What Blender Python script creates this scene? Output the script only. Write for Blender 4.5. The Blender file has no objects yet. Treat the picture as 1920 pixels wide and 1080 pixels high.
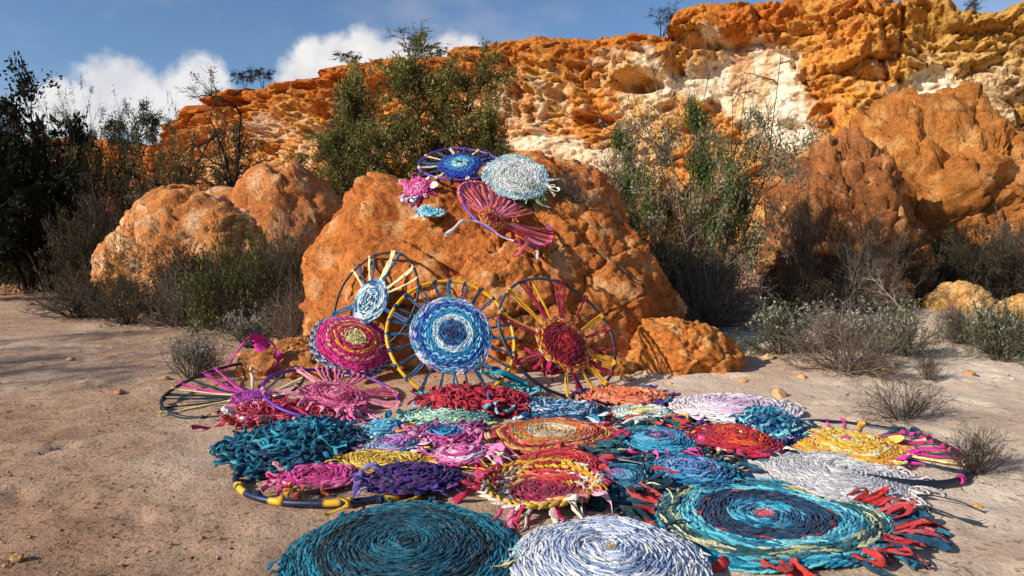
import bpy, math, random
import numpy as np
from mathutils import Vector, Matrix
from mathutils.bvhtree import BVHTree

scene = bpy.context.scene
COL = scene.collection
R = math.radians

# ------------------------------------------------------------------ camera
FPX, CX, CY, HORIZON, CAMH = 1280.0, 960.0, 540.0, 430.0, 1.2
PITCH = math.atan((CY - HORIZON) / FPX)
cam_d = bpy.data.cameras.new('camera')
cam_d.sensor_width = 36.0
cam_d.lens = 24.0
cam_d.clip_start = 0.05
cam_d.clip_end = 3000.0
cam = bpy.data.objects.new('camera', cam_d)
cam.location = (0, 0, CAMH)
cam.rotation_euler = (math.pi / 2 - PITCH, 0, 0)
COL.objects.link(cam)
scene.camera = cam

# ------------------------------------------------------------------ light
SUN_ELEV, SUN_AZ = R(27), R(-120)       # azimuth clockwise from +Y: the sun stands left of and behind the camera
sun_dir = Vector((math.cos(SUN_ELEV) * math.sin(SUN_AZ), math.cos(SUN_ELEV) * math.cos(SUN_AZ), math.sin(SUN_ELEV)))
sd = bpy.data.lights.new('sun', 'SUN')
sd.energy = 5.0
sd.angle = R(0.8)
sd.color = (1.0, 0.92, 0.80)
so = bpy.data.objects.new('sun', sd)
so.rotation_euler = (-sun_dir).to_track_quat('-Z', 'Y').to_euler()
so.location = (-20, -15, 30)
COL.objects.link(so)

scene.view_settings.view_transform = 'Standard'
scene.view_settings.look = 'None'
scene.view_settings.exposure = 0.27
scene.view_settings.gamma = 1.0
scene.view_settings.use_curve_mapping = False

# ------------------------------------------------------------------ pixel <-> world helpers
FWD = np.array([0, math.cos(PITCH), -math.sin(PITCH)])
UP = np.array([0, math.sin(PITCH), math.cos(PITCH)])
RIGHT = np.array([1.0, 0, 0])
CAM = np.array([0, 0, CAMH])
def ray(px, py):
    return RIGHT * ((px - CX) / FPX) + UP * (-(py - CY) / FPX) + FWD
def at(px, py, Y):
    d = ray(px, py)
    return CAM + d * (Y / d[1])
def on_z(px, py, z):
    d = ray(px, py)
    return CAM + d * ((z - CAMH) / d[2])
def project(P):
    P = np.asarray(P) - CAM
    z = P @ FWD
    z = np.where(np.abs(z) < 1e-6, 1e-6, z)
    return CX + FPX * (P @ RIGHT) / z, CY - FPX * (P @ UP) / z

# ------------------------------------------------------------------ world: sky with clouds
world = bpy.data.worlds.new('World')
scene.world = world
world.use_nodes = True
def build_world():
    nt = world.node_tree
    N, L = nt.nodes, nt.links
    N.clear()
    out = N.new('ShaderNodeOutputWorld')
    bg = N.new('ShaderNodeBackground')
    bg.inputs['Strength'].default_value = 0.10
    L.new(bg.outputs[0], out.inputs['Surface'])
    sky = N.new('ShaderNodeTexSky')
    sky.sky_type = 'NISHITA'
    sky.sun_disc = False
    sky.sun_elevation = SUN_ELEV
    sky.sun_rotation = SUN_AZ
    sky.altitude = 300
    sky.air_density = 1.0
    sky.dust_density = 0.35
    sky.ozone_density = 5.0
    tc = N.new('ShaderNodeTexCoord')
    def math_(op, a, b=None, clamp=False):
        m = N.new('ShaderNodeMath'); m.operation = op; m.use_clamp = clamp
        for i, v in enumerate((a, b)):
            if v is None: continue
            if isinstance(v, (int, float)): m.inputs[i].default_value = v
            else: L.new(v, m.inputs[i])
        return m.outputs[0]
    def noise(scale, detail, rough, stretch=(1, 1, 1)):
        mp = N.new('ShaderNodeMapping'); mp.inputs['Scale'].default_value = stretch
        L.new(tc.outputs['Generated'], mp.inputs['Vector'])
        n = N.new('ShaderNodeTexNoise'); n.inputs['Scale'].default_value = scale
        n.inputs['Detail'].default_value = detail; n.inputs['Roughness'].default_value = rough
        L.new(mp.outputs[0], n.inputs['Vector'])
        return n.outputs['Fac']
    # cumulus heads: (direction through the photograph, angular radius)
    heads = [((222, 165), .056), ((268, 196), .050), ((175, 205), .045), ((120, 205), .04), ((345, 190), .048),
             ((378, 168), .052), ((310, 225), .052), ((395, 215), .045), ((60, 215), .03),
             ((590, 120), .042), ((640, 112), .046), ((690, 104), .048), ((735, 118), .046), ((565, 150), .04),
             ((660, 150), .055), ((845, 92), .034), ((870, 96), .030), ((815, 110), .034)]
    # the same kind of cumulus round the rest of the horizon
    rnd = random.Random(5)
    for k in range(9):
        a = R(55 + k * 29 + rnd.uniform(-8, 8))
        for j in range(3):
            e = R(rnd.uniform(9, 14))
            aa = a + R((j - 1) * 4.5)
            heads.append(((math.sin(aa) * math.cos(e), math.cos(aa) * math.cos(e), math.sin(e)), rnd.uniform(.05, .075)))
    acc = None
    for c, r in heads:
        r *= .86
        if len(c) == 2:
            d = ray(*c); d = d / np.linalg.norm(d)
        else:
            d = c
        v = N.new('ShaderNodeVectorMath'); v.operation = 'DISTANCE'
        L.new(tc.outputs['Generated'], v.inputs[0]); v.inputs[1].default_value = tuple(d)
        s = math_('SUBTRACT', 1.0, math_('DIVIDE', v.outputs['Value'], r))
        acc = s if acc is None else math_('MAXIMUM', acc, s)
    n1 = noise(16, 6, .6)
    n2 = noise(50, 4, .6)
    edge = math_('ADD', math_('MULTIPLY', math_('SUBTRACT', n1, .5), 1.0), math_('MULTIPLY', math_('SUBTRACT', n2, .5), .5))
    cum = math_('ADD', acc, edge)
    mr = N.new('ShaderNodeMapRange'); mr.interpolation_type = 'SMOOTHSTEP'
    mr.inputs['From Min'].default_value = -.12; mr.inputs['From Max'].default_value = .42
    L.new(cum, mr.inputs['Value'])
    # thin high cloud everywhere
    n3 = noise(3.2, 7, .62, (1, 1, 2.2))
    mr2 = N.new('ShaderNodeMapRange'); mr2.interpolation_type = 'SMOOTHSTEP'
    mr2.inputs['From Min'].default_value = .44; mr2.inputs['From Max'].default_value = .76
    mr2.inputs['To Max'].default_value = .55
    L.new(n3, mr2.inputs['Value'])
    thin = N.new('ShaderNodeMixRGB'); thin.inputs[2].default_value = (4.4, 4.5, 5.2, 1)
    L.new(mr2.outputs[0], thin.inputs[0]); L.new(sky.outputs[0], thin.inputs[1])
    shade = N.new('ShaderNodeMapRange')
    shade.inputs['From Min'].default_value = .35; shade.inputs['From Max'].default_value = .65
    L.new(n1, shade.inputs['Value'])
    cc = N.new('ShaderNodeMixRGB')
    cc.inputs[1].default_value = (6.0, 6.0, 6.4, 1); cc.inputs[2].default_value = (8.0, 7.8, 7.5, 1)
    L.new(shade.outputs[0], cc.inputs[0])
    mix = N.new('ShaderNodeMixRGB')
    cov = math_('MULTIPLY', mr.outputs[0], .95)
    L.new(cov, mix.inputs[0]); L.new(thin.outputs[0], mix.inputs[1]); L.new(cc.outputs[0], mix.inputs[2])
    L.new(mix.outputs[0], bg.inputs['Color'])
build_world()

# ------------------------------------------------------------------ numpy noise
def _hash(ix, iy, iz, seed):
    h = (ix.astype(np.uint32) * np.uint32(374761393) + iy.astype(np.uint32) * np.uint32(668265263)
         + iz.astype(np.uint32) * np.uint32(2147483647) + np.uint32((seed * 974711 + 12345) & 0xffffffff))
    h = (h ^ (h >> np.uint32(13))) * np.uint32(1274126177)
    h = h ^ (h >> np.uint32(16))
    h = (h * np.uint32(2246822519)) ^ (h >> np.uint32(15))
    return h
def perlin(P, seed=0):
    P = np.asarray(P, dtype=np.float64)
    i = np.floor(P).astype(np.int64); f = P - i
    u = f * f * f * (f * (f * 6 - 15) + 10)
    res = 0
    for dx in (0, 1):
        wx = u[:, 0] if dx else 1 - u[:, 0]
        for dy in (0, 1):
            wy = u[:, 1] if dy else 1 - u[:, 1]
            for dz in (0, 1):
                wz = u[:, 2] if dz else 1 - u[:, 2]
                h = _hash(i[:, 0] + dx, i[:, 1] + dy, i[:, 2] + dz, seed)
                gx = (h & np.uint32(1023)) / 511.5 - 1; gy = ((h >> np.uint32(10)) & np.uint32(1023)) / 511.5 - 1
                gz_ = ((h >> np.uint32(20)) & np.uint32(1023)) / 511.5 - 1
                res = res + wx * wy * wz * (gx * (f[:, 0] - dx) + gy * (f[:, 1] - dy) + gz_ * (f[:, 2] - dz))
    return res
def fbm(P, oct=4, seed=0, gain=.5, lac=2.03, ridge=False):
    s, a, q = 0, 1.0, np.array(P, dtype=np.float64)
    for k in range(oct):
        n = perlin(q, seed + k * 17)
        if ridge: n = .35 - np.abs(n) * 1.4
        s = s + a * n
        a *= gain; q = q * lac + 3.7
    return s
def worley(P, seed=0):
    """distance to the nearest feature point and that cell's random number"""
    P = np.asarray(P, dtype=np.float64)
    i = np.floor(P).astype(np.int64)
    best = np.full(len(P), 9.0); rid = np.zeros(len(P))
    for dx in (-1, 0, 1):
        for dy in (-1, 0, 1):
            for dz in (-1, 0, 1):
                c = i + np.array([dx, dy, dz])
                h = _hash(c[:, 0], c[:, 1], c[:, 2], seed)
                q = np.stack([(h & np.uint32(1023)) / 1023., ((h >> np.uint32(10)) & np.uint32(1023)) / 1023.,
                              ((h >> np.uint32(20)) & np.uint32(1023)) / 1023.], 1) + c
                d = np.linalg.norm(P - q, axis=1)
                m = d < best
                best[m] = d[m]; rid[m] = ((h[m] >> np.uint32(5)) & np.uint32(255)) / 255.
    return best, rid
def blocks(P, seed=0):
    """broken-block pattern: gap to the neighbouring block, a random step per block and a random tilt across it"""
    P = np.asarray(P, dtype=np.float64)
    i = np.floor(P).astype(np.int64)
    f1 = np.full(len(P), 9.0); f2 = np.full(len(P), 9.0); rid = np.zeros(len(P)); dv = np.zeros_like(P); hh = np.zeros(len(P), np.uint32)
    for dx in (-1, 0, 1):
        for dy in (-1, 0, 1):
            for dz in (-1, 0, 1):
                c = i + np.array([dx, dy, dz])
                h = _hash(c[:, 0], c[:, 1], c[:, 2], seed)
                q = np.stack([(h & np.uint32(1023)) / 1023., ((h >> np.uint32(10)) & np.uint32(1023)) / 1023., ((h >> np.uint32(20)) & np.uint32(1023)) / 1023.], 1) + c
                v = P - q; d = np.linalg.norm(v, axis=1)
                m = d < f1
                f2 = np.where(m, f1, np.minimum(f2, d)); f1 = np.where(m, d, f1)
                dv[m] = v[m]; hh[m] = h[m]
    rid = ((hh >> np.uint32(3)) & np.uint32(255)) / 255.
    g = np.stack([((hh >> np.uint32(k)) & np.uint32(127)) / 63.5 - 1 for k in (1, 9, 17)], 1)
    return f2 - f1, rid - .5, np.sum(dv * g, 1)
def sstep(a, b, x):
    t = np.clip((x - a) / (b - a), 0, 1)
    return t * t * (3 - 2 * t)

# ------------------------------------------------------------------ mesh helpers
def hexc(s, k=1.0):
    out = []
    for j in (0, 2, 4):
        c = int(s[j:j + 2], 16) / 255.
        c = c / 12.92 if c <= .04045 else ((c + .055) / 1.055) ** 2.4
        out.append(c * k)
    return np.array(out)
def make_mesh(name, V, faces, mat, col=None, smooth=True):
    V = np.asarray(V, dtype=np.float32)
    if not isinstance(faces, (list, tuple)): faces = [faces]
    faces = [np.asarray(f, dtype=np.int32) for f in faces if len(f)]
    me = bpy.data.meshes.new(name)
    me.vertices.add(len(V)); me.vertices.foreach_set('co', V.ravel())
    loops = np.concatenate([f.ravel() for f in faces])
    tot = np.concatenate([np.full(len(f), f.shape[1], dtype=np.int32) for f in faces])
    start = np.concatenate([[0], np.cumsum(tot)[:-1]]).astype(np.int32)
    me.loops.add(len(loops)); me.loops.foreach_set('vertex_index', loops)
    me.polygons.add(len(tot)); me.polygons.foreach_set('loop_start', start)
    me.update(calc_edges=True)
    me.polygons.foreach_set('use_smooth', np.full(len(tot), bool(smooth)))
    if col is not None:
        c = np.ones((len(V), 4), dtype=np.float32); c[:, :3] = col
        at_ = me.color_attributes.new('Col', 'FLOAT_COLOR', 'POINT')
        at_.data.foreach_set('color', c.ravel())
    me.materials.append(mat)
    me.validate()
    return me
def link(name, me, parent=None, kind=None):
    o = bpy.data.objects.new(name, me); COL.objects.link(o)
    if parent is not None: o.parent = parent
    if kind: o['kind'] = kind
    return o
def thing(name, label, cat, loc=(0, 0, 0), group=None, mat=None):
    o = bpy.data.objects.new(name, None); COL.objects.link(o)
    o.empty_display_size = .1
    if mat is not None: o.matrix_world = mat
    else: o.location = tuple(float(v) for v in loc)
    o['label'] = label; o['category'] = cat
    if group: o['group'] = group
    return o
def tag(o, label, cat, group=None):
    o['label'] = label; o['category'] = cat
    if group: o['group'] = group
    return o
def grid_faces(nu, nv, wrap_u=False):
    a = np.arange(nu * nv).reshape(nu, nv)
    if wrap_u: a = np.vstack([a, a[:1]])
    return np.stack([a[:-1, :-1], a[1:, :-1], a[1:, 1:], a[:-1, 1:]], -1).reshape(-1, 4)
def tubes(P, Rad, sides=4, close=True):
    """P (N,S,3) centre lines, Rad (N,S) -> verts, quads"""
    P = np.asarray(P, float); N_, S, _ = P.shape
    T = np.gradient(P, axis=1); T /= np.linalg.norm(T, axis=2, keepdims=True) + 1e-9
    ref = np.where(np.abs(T[:, :, 2:3]) < .9, np.array([0, 0, 1.]), np.array([1., 0, 0]))
    A = np.cross(T, ref); A /= np.linalg.norm(A, axis=2, keepdims=True) + 1e-9
    B = np.cross(T, A)
    th = np.linspace(0, 2 * np.pi, sides, endpoint=False)
    V = P[:, :, None] + Rad[:, :, None, None] * (np.cos(th)[None, None, :, None] * A[:, :, None] + np.sin(th)[None, None, :, None] * B[:, :, None])
    idx = np.arange(N_ * S * sides).reshape(N_, S, sides)
    nx = np.roll(idx, -1, axis=2)
    F = np.stack([idx[:, :-1], nx[:, :-1], nx[:, 1:], idx[:, 1:]], -1).reshape(-1, 4)
    return V.reshape(-1, 3), F
class Bag:
    def __init__(s): s.V, s.F4, s.F3, s.C, s.n = [], [], [], [], 0
    def add(s, V, F, c):
        V = np.asarray(V, float)
        s.V.append(V); F = np.asarray(F)
        (s.F4 if F.shape[1] == 4 else s.F3).append(F + s.n)
        c = np.asarray(c, float)
        s.C.append(np.broadcast_to(c, (len(V), 3))); s.n += len(V)
    def mesh(s, name, mat, smooth=True):
        fs = []
        if s.F4: fs.append(np.concatenate(s.F4))
        if s.F3: fs.append(np.concatenate(s.F3))
        return make_mesh(name, np.concatenate(s.V), fs, mat, np.concatenate(s.C), smooth)

# ------------------------------------------------------------------ materials
def nodemat(name):
    m = bpy.data.materials.new(name); m.use_nodes = True
    nt = m.node_tree; b = nt.nodes['Principled BSDF']
    b.inputs['Specular IOR Level'].default_value = .25
    return m, nt, nt.nodes, nt.links, b
def bump_chain(nt, b, levels, coord):
    """levels: (kind, scale, strength, distance)"""
    N, L = nt.nodes, nt.links
    prev = None
    for kind, sc, st, dist in levels:
        if kind == 'noise':
            t = N.new('ShaderNodeTexNoise'); t.inputs['Detail'].default_value = 5; t.inputs['Roughness'].default_value = .65
            o = t.outputs['Fac']
        else:
            t = N.new('ShaderNodeTexVoronoi'); o = t.outputs['Distance']
        t.inputs['Scale'].default_value = sc
        L.new(coord, t.inputs['Vector'])
        bp = N.new('ShaderNodeBump'); bp.inputs['Strength'].default_value = st; bp.inputs['Distance'].default_value = dist
        L.new(o, bp.inputs['Height'])
        if prev: L.new(prev.outputs[0], bp.inputs['Normal'])
        prev = bp
    L.new(prev.outputs[0], b.inputs['Normal'])
def attr_tint(nt, coord, var=.25, scale=8, tint=None, tint_scale=3, pit_shade=None):
    """vertex pigment x noise variation -> colour socket"""
    N, L = nt.nodes, nt.links
    a = N.new('ShaderNodeVertexColor'); a.layer_name = 'Col'
    t = N.new('ShaderNodeTexNoise'); t.inputs['Scale'].default_value = scale; t.inputs['Detail'].default_value = 6
    t.inputs['Roughness'].default_value = .7
    L.new(coord, t.inputs['Vector'])
    mr = N.new('ShaderNodeMapRange'); mr.inputs['From Min'].default_value = .3; mr.inputs['From Max'].default_value = .7
    mr.inputs['To Min'].default_value = 1 - var; mr.inputs['To Max'].default_value = 1 + var
    L.new(t.outputs['Fac'], mr.inputs['Value'])
    mu = N.new('ShaderNodeVectorMath'); mu.operation = 'SCALE'
    L.new(a.outputs['Color'], mu.inputs[0]); L.new(mr.outputs[0], mu.inputs['Scale'])
    col = mu.outputs[0]
    if tint is not None:
        t2 = N.new('ShaderNodeTexNoise'); t2.inputs['Scale'].default_value = tint_scale; t2.inputs['Detail'].default_value = 8
        t2.inputs['Roughness'].default_value = .72
        L.new(coord, t2.inputs['Vector'])
        m2 = N.new('ShaderNodeMapRange'); m2.inputs['From Min'].default_value = .52; m2.inputs['From Max'].default_value = .68
        m2.inputs['To Max'].default_value = tint[3]
        L.new(t2.outputs['Fac'], m2.inputs['Value'])
        mx = N.new('ShaderNodeMixRGB'); mx.inputs[2].default_value = (*tint[:3], 1)
        L.new(m2.outputs[0], mx.inputs[0]); L.new(col, mx.inputs[1])
        col = mx.outputs[0]
    if pit_shade is not None:
        # dark specks painted in for the shade of small pits
        t3 = N.new('ShaderNodeTexNoise'); t3.inputs['Scale'].default_value = pit_shade[3]; t3.inputs['Detail'].default_value = 4
        t3.inputs['Roughness'].default_value = .6
        L.new(coord, t3.inputs['Vector'])
        m3 = N.new('ShaderNodeMapRange'); m3.inputs['From Min'].default_value = .56; m3.inputs['From Max'].default_value = .64
        m3.inputs['To Max'].default_value = pit_shade[4]
        L.new(t3.outputs['Fac'], m3.inputs['Value'])
        mx3 = N.new('ShaderNodeMixRGB'); mx3.inputs[2].default_value = (*pit_shade[:3], 1)
        L.new(m3.outputs[0], mx3.inputs[0]); L.new(col, mx3.inputs[1])
        col = mx3.outputs[0]
    return col
def m_rock(name, bumps, var, scale, tint, tscale, pit_shade=None):
    m, nt, N, L, b = nodemat(name)
    g = N.new('ShaderNodeNewGeometry')
    L.new(attr_tint(nt, g.outputs['Position'], var, scale, tint, tscale, pit_shade), b.inputs['Base Color'])
    b.inputs['Roughness'].default_value = .95
    b.inputs['Specular IOR Level'].default_value = .1
    bump_chain(nt, b, bumps, g.outputs['Position'])
    return m
M_CLIFF = m_rock('eroded_laterite', [('noise', 1.6, .55, .25), ('noise', 6, .8, .12), ('noise', 20, .7, .04)], .22, 5,
                 (*hexc('8a4616'), .5), 2.3, (*hexc('6a3410'), 7.0, .6))
M_BOULDER = m_rock('rough_laterite', [('noise', 5, .6, .10), ('noise', 17, .85, .045), ('noise', 60, .9, .017)], .42, 14,
                   (*hexc('7a4420'), .6), 7, (*hexc('5a2e12'), 26.0, .6))
def m_simple(name, rough, bumps=None, var=.15, scale=20, spec=.25, sheen=0, coordk='Object', dust=0):
    m, nt, N, L, b = nodemat(name)
    tc = N.new('ShaderNodeTexCoord')
    tint = (*hexc('c9b094'), dust) if dust else None
    L.new(attr_tint(nt, tc.outputs[coordk], var, scale, tint, 26), b.inputs['Base Color'])
    b.inputs['Roughness'].default_value = rough
    b.inputs['Specular IOR Level'].default_value = spec
    if sheen: b.inputs['Sheen Weight'].default_value = sheen; b.inputs['Sheen Roughness'].default_value = .5
    if bumps: bump_chain(nt, b, bumps, tc.outputs[coordk])
    return m
M_YARN = m_simple('rag_yarn', .95, [('noise', 110, 1.0, .010), ('noise', 320, .7, .003)], .42, 120, .08, .1, dust=.22)
M_STRIP = m_simple('fabric_strip', .92, [('noise', 70, .9, .009), ('noise', 300, .5, .002)], .3, 60, .1, .1, dust=.16)
M_HOOP = m_simple('hoop_plastic', .45, [('noise', 80, .15, .002)], .12, 30, .4)
M_BARK = m_simple('grey_bark', .9, [('noise', 60, .6, .006)], .3, 25, .1)
M_STONE = m_rock('loose_stone', [('noise', 30, .6, .012), ('noise', 120, .5, .004)], .28, 30, (*hexc('8a5a34'), .5), 14)
def m_leaf():
    m, nt, N, L, b = nodemat('leaf')
    tc = N.new('ShaderNodeTexCoord')
    c = attr_tint(nt, tc.outputs['Object'], .3, 6)
    L.new(c, b.inputs['Base Color']); b.inputs['Roughness'].default_value = .65
    tr = N.new('ShaderNodeBsdfTranslucent'); L.new(c, tr.inputs['Color'])
    mx = N.new('ShaderNodeMixShader'); mx.inputs[0].default_value = .25
    L.new(b.outputs[0], mx.inputs[1]); L.new(tr.outputs[0], mx.inputs[2])
    L.new(mx.outputs[0], N['Material Output'].inputs['Surface'])
    return m
M_LEAF = m_leaf()
def m_sand():
    m, nt, N, L, b = nodemat('dry_sand')
    g = N.new('ShaderNodeNewGeometry'); P = g.outputs['Position']
    def nz(sc, det=8, ro=.65):
        t = N.new('ShaderNodeTexNoise'); t.inputs['Scale'].default_value = sc; t.inputs['Detail'].default_value = det
        t.inputs['Roughness'].default_value = ro; L.new(P, t.inputs['Vector']); return t.outputs['Fac']
    def mp(v, a, b_, lo=0, hi=1):
        r = N.new('ShaderNodeMapRange'); r.interpolation_type = 'SMOOTHSTEP'
        r.inputs['From Min'].default_value = a; r.inputs['From Max'].default_value = b_
        r.inputs['To Min'].default_value = lo; r.inputs['To Max'].default_value = hi
        L.new(v, r.inputs['Value']); return r.outputs[0]
    def mix(f, c1, c2):
        x = N.new('ShaderNodeMixRGB'); L.new(f, x.inputs[0])
        for k, c in ((1, c1), (2, c2)):
            if hasattr(c, 'is_linked') or hasattr(c, 'links'): L.new(c, x.inputs[k])
            else: x.inputs[k].default_value = (*c, 1)
        return x.outputs[0]
    sandy = mix(mp(nz(1.1), .35, .65), hexc('e8d4bd'), hexc('dac1a8'))
    a = N.new('ShaderNodeVertexColor'); a.layer_name = 'Col'
    sep = N.new('ShaderNodeSeparateColor'); L.new(a.outputs['Color'], sep.inputs[0])
    crust = mix(mp(nz(3.2), .3, .7), hexc('9c7a62'), hexc('ba967a'))
    # red = share of brown gravelly crust, green = share of orange rock dust
    base = mix(sep.outputs[0], sandy, crust)
    base = mix(sep.outputs[1], base, hexc('b3713a'))
    specks = mp(nz(42, 4, .7), .53, .64, 0, .85)
    sx = N.new('ShaderNodeMath'); sx.operation = 'MULTIPLY'; L.new(specks, sx.inputs[0])
    sr = N.new('ShaderNodeMath'); sr.operation = 'MULTIPLY_ADD'; L.new(sep.outputs[0], sr.inputs[0]); sr.inputs[1].default_value = .75; sr.inputs[2].default_value = .25
    L.new(sr.outputs[0], sx.inputs[1])
    base = mix(sx.outputs[0], base, hexc('5d3f2c'))
    pale = mp(nz(110, 3, .6), .60, .70, 0, .55)
    base = mix(pale, base, hexc('d9c3aa'))
    L.new(base, b.inputs['Base Color'])
    b.inputs['Roughness'].default_value = .97; b.inputs['Specular IOR Level'].default_value = .08
    bump_chain(nt, b, [('noise', 9, .4, .035), ('noise', 45, .8, .018), ('noise', 190, .8, .006)], P)
    return m
M_SAND = m_sand()
# ================================================================== GROUND
def gz(x, y):
    x = np.atleast_1d(np.asarray(x, float)); y = np.atleast_1d(np.asarray(y, float))
    st = 9.0 + 7.0 * sstep(-3, -8, x)
    t = np.clip(y - st, 0, 14)
    z = .075 * t * t / (t + 2.0)
    P = np.stack([x * .55, y * .55, np.zeros_like(x)], 1)
    amp = .05 + .12 * sstep(8, 16, y)
    z = z + amp * fbm(P, 2, 3)
    return z
def gz1(x, y): return float(gz(x, y)[0])
def axis(lo, hi, step, far, ratio):
    a = list(np.arange(lo, hi + 1e-6, step))
    s, v = step, hi
    while v < far: s *= ratio; v += s; a.append(v)
    s, v = step, lo
    while v > -far: s *= ratio; v -= s; a.insert(0, v)
    return np.array(a)
def build_ground():
    xs = axis(-4.6, 4.6, .036, 900, 1.13)
    ys = axis(1.6, 8.0, .036, 900, 1.13)
    X, Y = np.meshgrid(xs, ys, indexing='ij')
    x, y = X.ravel(), Y.ravel()
    z = gz(x, y)
    far = sstep(40, 120, np.hypot(x, y))
    near = 1 - sstep(9, 14, np.hypot(x, y - 4))
    P = np.stack([x, y, np.zeros_like(x)], 1)
    z = z * (1 - far) + near * (.022 * fbm(P * 2.6, 3, 11) + .013 * fbm(P * 9, 3, 21, .6))
    rgf = np.random.default_rng(4)
    for k in range(90):                                   # scuffs and footprints
        fy = rgf.uniform(2.2, 8.5); fx = rgf.uniform(-1, 1) * fy * .8
        if abs(fx - .35) < 1.3 and 2.2 < fy < 5.4: continue
        a = rgf.uniform(0, 3.14); m = (np.abs(x - fx) < .3) & (np.abs(y - fy) < .3)
        u = (x[m] - fx) * math.cos(a) + (y[m] - fy) * math.sin(a); w_ = -(x[m] - fx) * math.sin(a) + (y[m] - fy) * math.cos(a)
        e = np.sqrt((u / .14) ** 2 + (w_ / .055) ** 2)
        z[m] += -.016 * sstep(1.1, .5, e) + .007 * np.exp(-((e - 1.35) / .3) ** 2)
    # brown gravelly crust lies to the left and in front; pale sand to the right
    w = fbm(P * .5, 4, 31) * 1.0 + fbm(P * 2.2, 3, 32) * .5
    red = np.clip(sstep(.5, -2.3, x + .25 * (y - 4)) * .72 + sstep(3.4, 2.2, y) * .5 + .55 * w + .05, 0, 1)
    dust = np.clip(sstep(1.6, .2, np.hypot((x + .2) / 1.4, (y - 6.2) / 1.15) - .9) * (.55 + w) * .8, 0, .8)
    dust = np.clip(np.maximum(dust, sstep(10.5, 13, y) * .55), 0, 1)
    col = np.stack([red, dust, np.zeros_like(x)], 1)
    me = make_mesh('ground', np.stack([x, y, z], 1), grid_faces(len(xs), len(ys)), M_SAND, col)
    link('ground', me, kind='structure')
build_ground()

# ================================================================== CLIFF
PATH = [(-1500, 40), (-900, 35), (-300, 33), (80, 31), (250, 30), (330, 28.6), (400, 27), (620, 24), (1000, 20.5), (1250, 18.2),
        (1600, 16.2), (1920, 14.8), (2300, 13.2), (3000, 11.5)]
TOPS = [(-1500, 290), (-300, 285), (0, 262), (80, 255), (200, 258), (280, 282), (325, 262), (352, 215), (365, 205), (400, 182), (470, 160), (540, 147),
        (603, 141), (612, 124), (660, 118), (700, 113), (740, 107), (835, 97), (852, 84), (905, 80), (955, 70), (1010, 62), (1120, 58),
        (1215, 61), (1246, 62), (1260, 22), (1300, 4), (1400, -8), (1600, -18), (1745, -12), (1775, 14), (1850, 20), (1905, 4), (2100, -30), (3000, -60)]
def cliff_col(px):
    Yb = np.interp(px, [p[0] for p in PATH], [p[1] for p in PATH])
    tp = np.interp(px, [p[0] for p in TOPS], [p[1] for p in TOPS])
    return Yb, tp
WHITE = [(1400, 155, 135, 72, .1, 1.0), (1470, 210, 70, 70, .6, 1.0), (1330, 66, 26, 20, 0, .8), (1740, 150, 62, 50, -.1, 1.0), (1690, 195, 30, 50, -.3, .9), (1800, 205, 60, 30, .2, .6),
         (1330, 140, 60, 40, 0, .9), (1010, 272, 75, 22, .1, .75), (1120, 300, 95, 26, .1, .6), (1215, 130, 28, 50, 0, .65), (1150, 110, 60, 22, 0, .35),
         (960, 200, 70, 60, 0, .3), (1870, 225, 60, 28, .1, .55), (500, 240, 45, 22, .2, .45), (1500, 245, 50, 35, .7, .9), (1880, 150, 60, 60, 0, .35)]
CAVES = [(1190, 152, 46, 20, -.15, 1.5), (1125, 222, 48, 11, -.1, .9), (1085, 213, 20, 9, 0, .6), (1240, 200, 16, 10, 0, .5), (1485, 232, 26, 10, .15, .45),
         (1660, 215, 26, 22, -.5, .6), (1560, 228, 9, 9, 0, .35), (640, 150, 16, 9, 0, .6), (1370, 262, 26, 8, .1, .4), (1700, 160, 12, 30, -.2, .5),
         (420, 196, 45, 8, -.1, .6), (1030, 175, 18, 10, .2, .4), (930, 225, 16, 12, 0, .5), (1075, 120, 14, 8, .3, .4), (985, 118, 16, 8, .4, .4)]
CRACKS = [((1290, 105), (1345, 78), .3, 6), ((1345, 78), (1420, 72), .32, 6), ((1420, 72), (1482, 112), .3, 6), ((1690, 0), (1690, 110), .3, 6), ((1580, 178), (1680, 182), .22, 4),
          ((1700, 70), (1760, 95), .3, 7), ((1760, 95), (1900, 110), .35, 6), ((1630, 210), (1760, 170), .25, 6), ((1800, 235), (1920, 245), .5, 8),
          ((1630, 20), (1700, 60), .35, 8), ((1480, 110), (1530, 180), .25, 7), ((960, 78), (1215, 78), .2, 7), ((370, 200), (600, 165), .3, 6), ((1130, 90), (1210, 72), .3, 6)]
def ell(px, py, f):
    cx, cy, a, b, rot, s = f
    dx, dy = px - cx, py - cy
    c, sn = math.cos(rot), math.sin(rot)
    return np.sqrt(((dx * c + dy * sn) / a) ** 2 + ((-dx * sn + dy * c) / b) ** 2)
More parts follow.
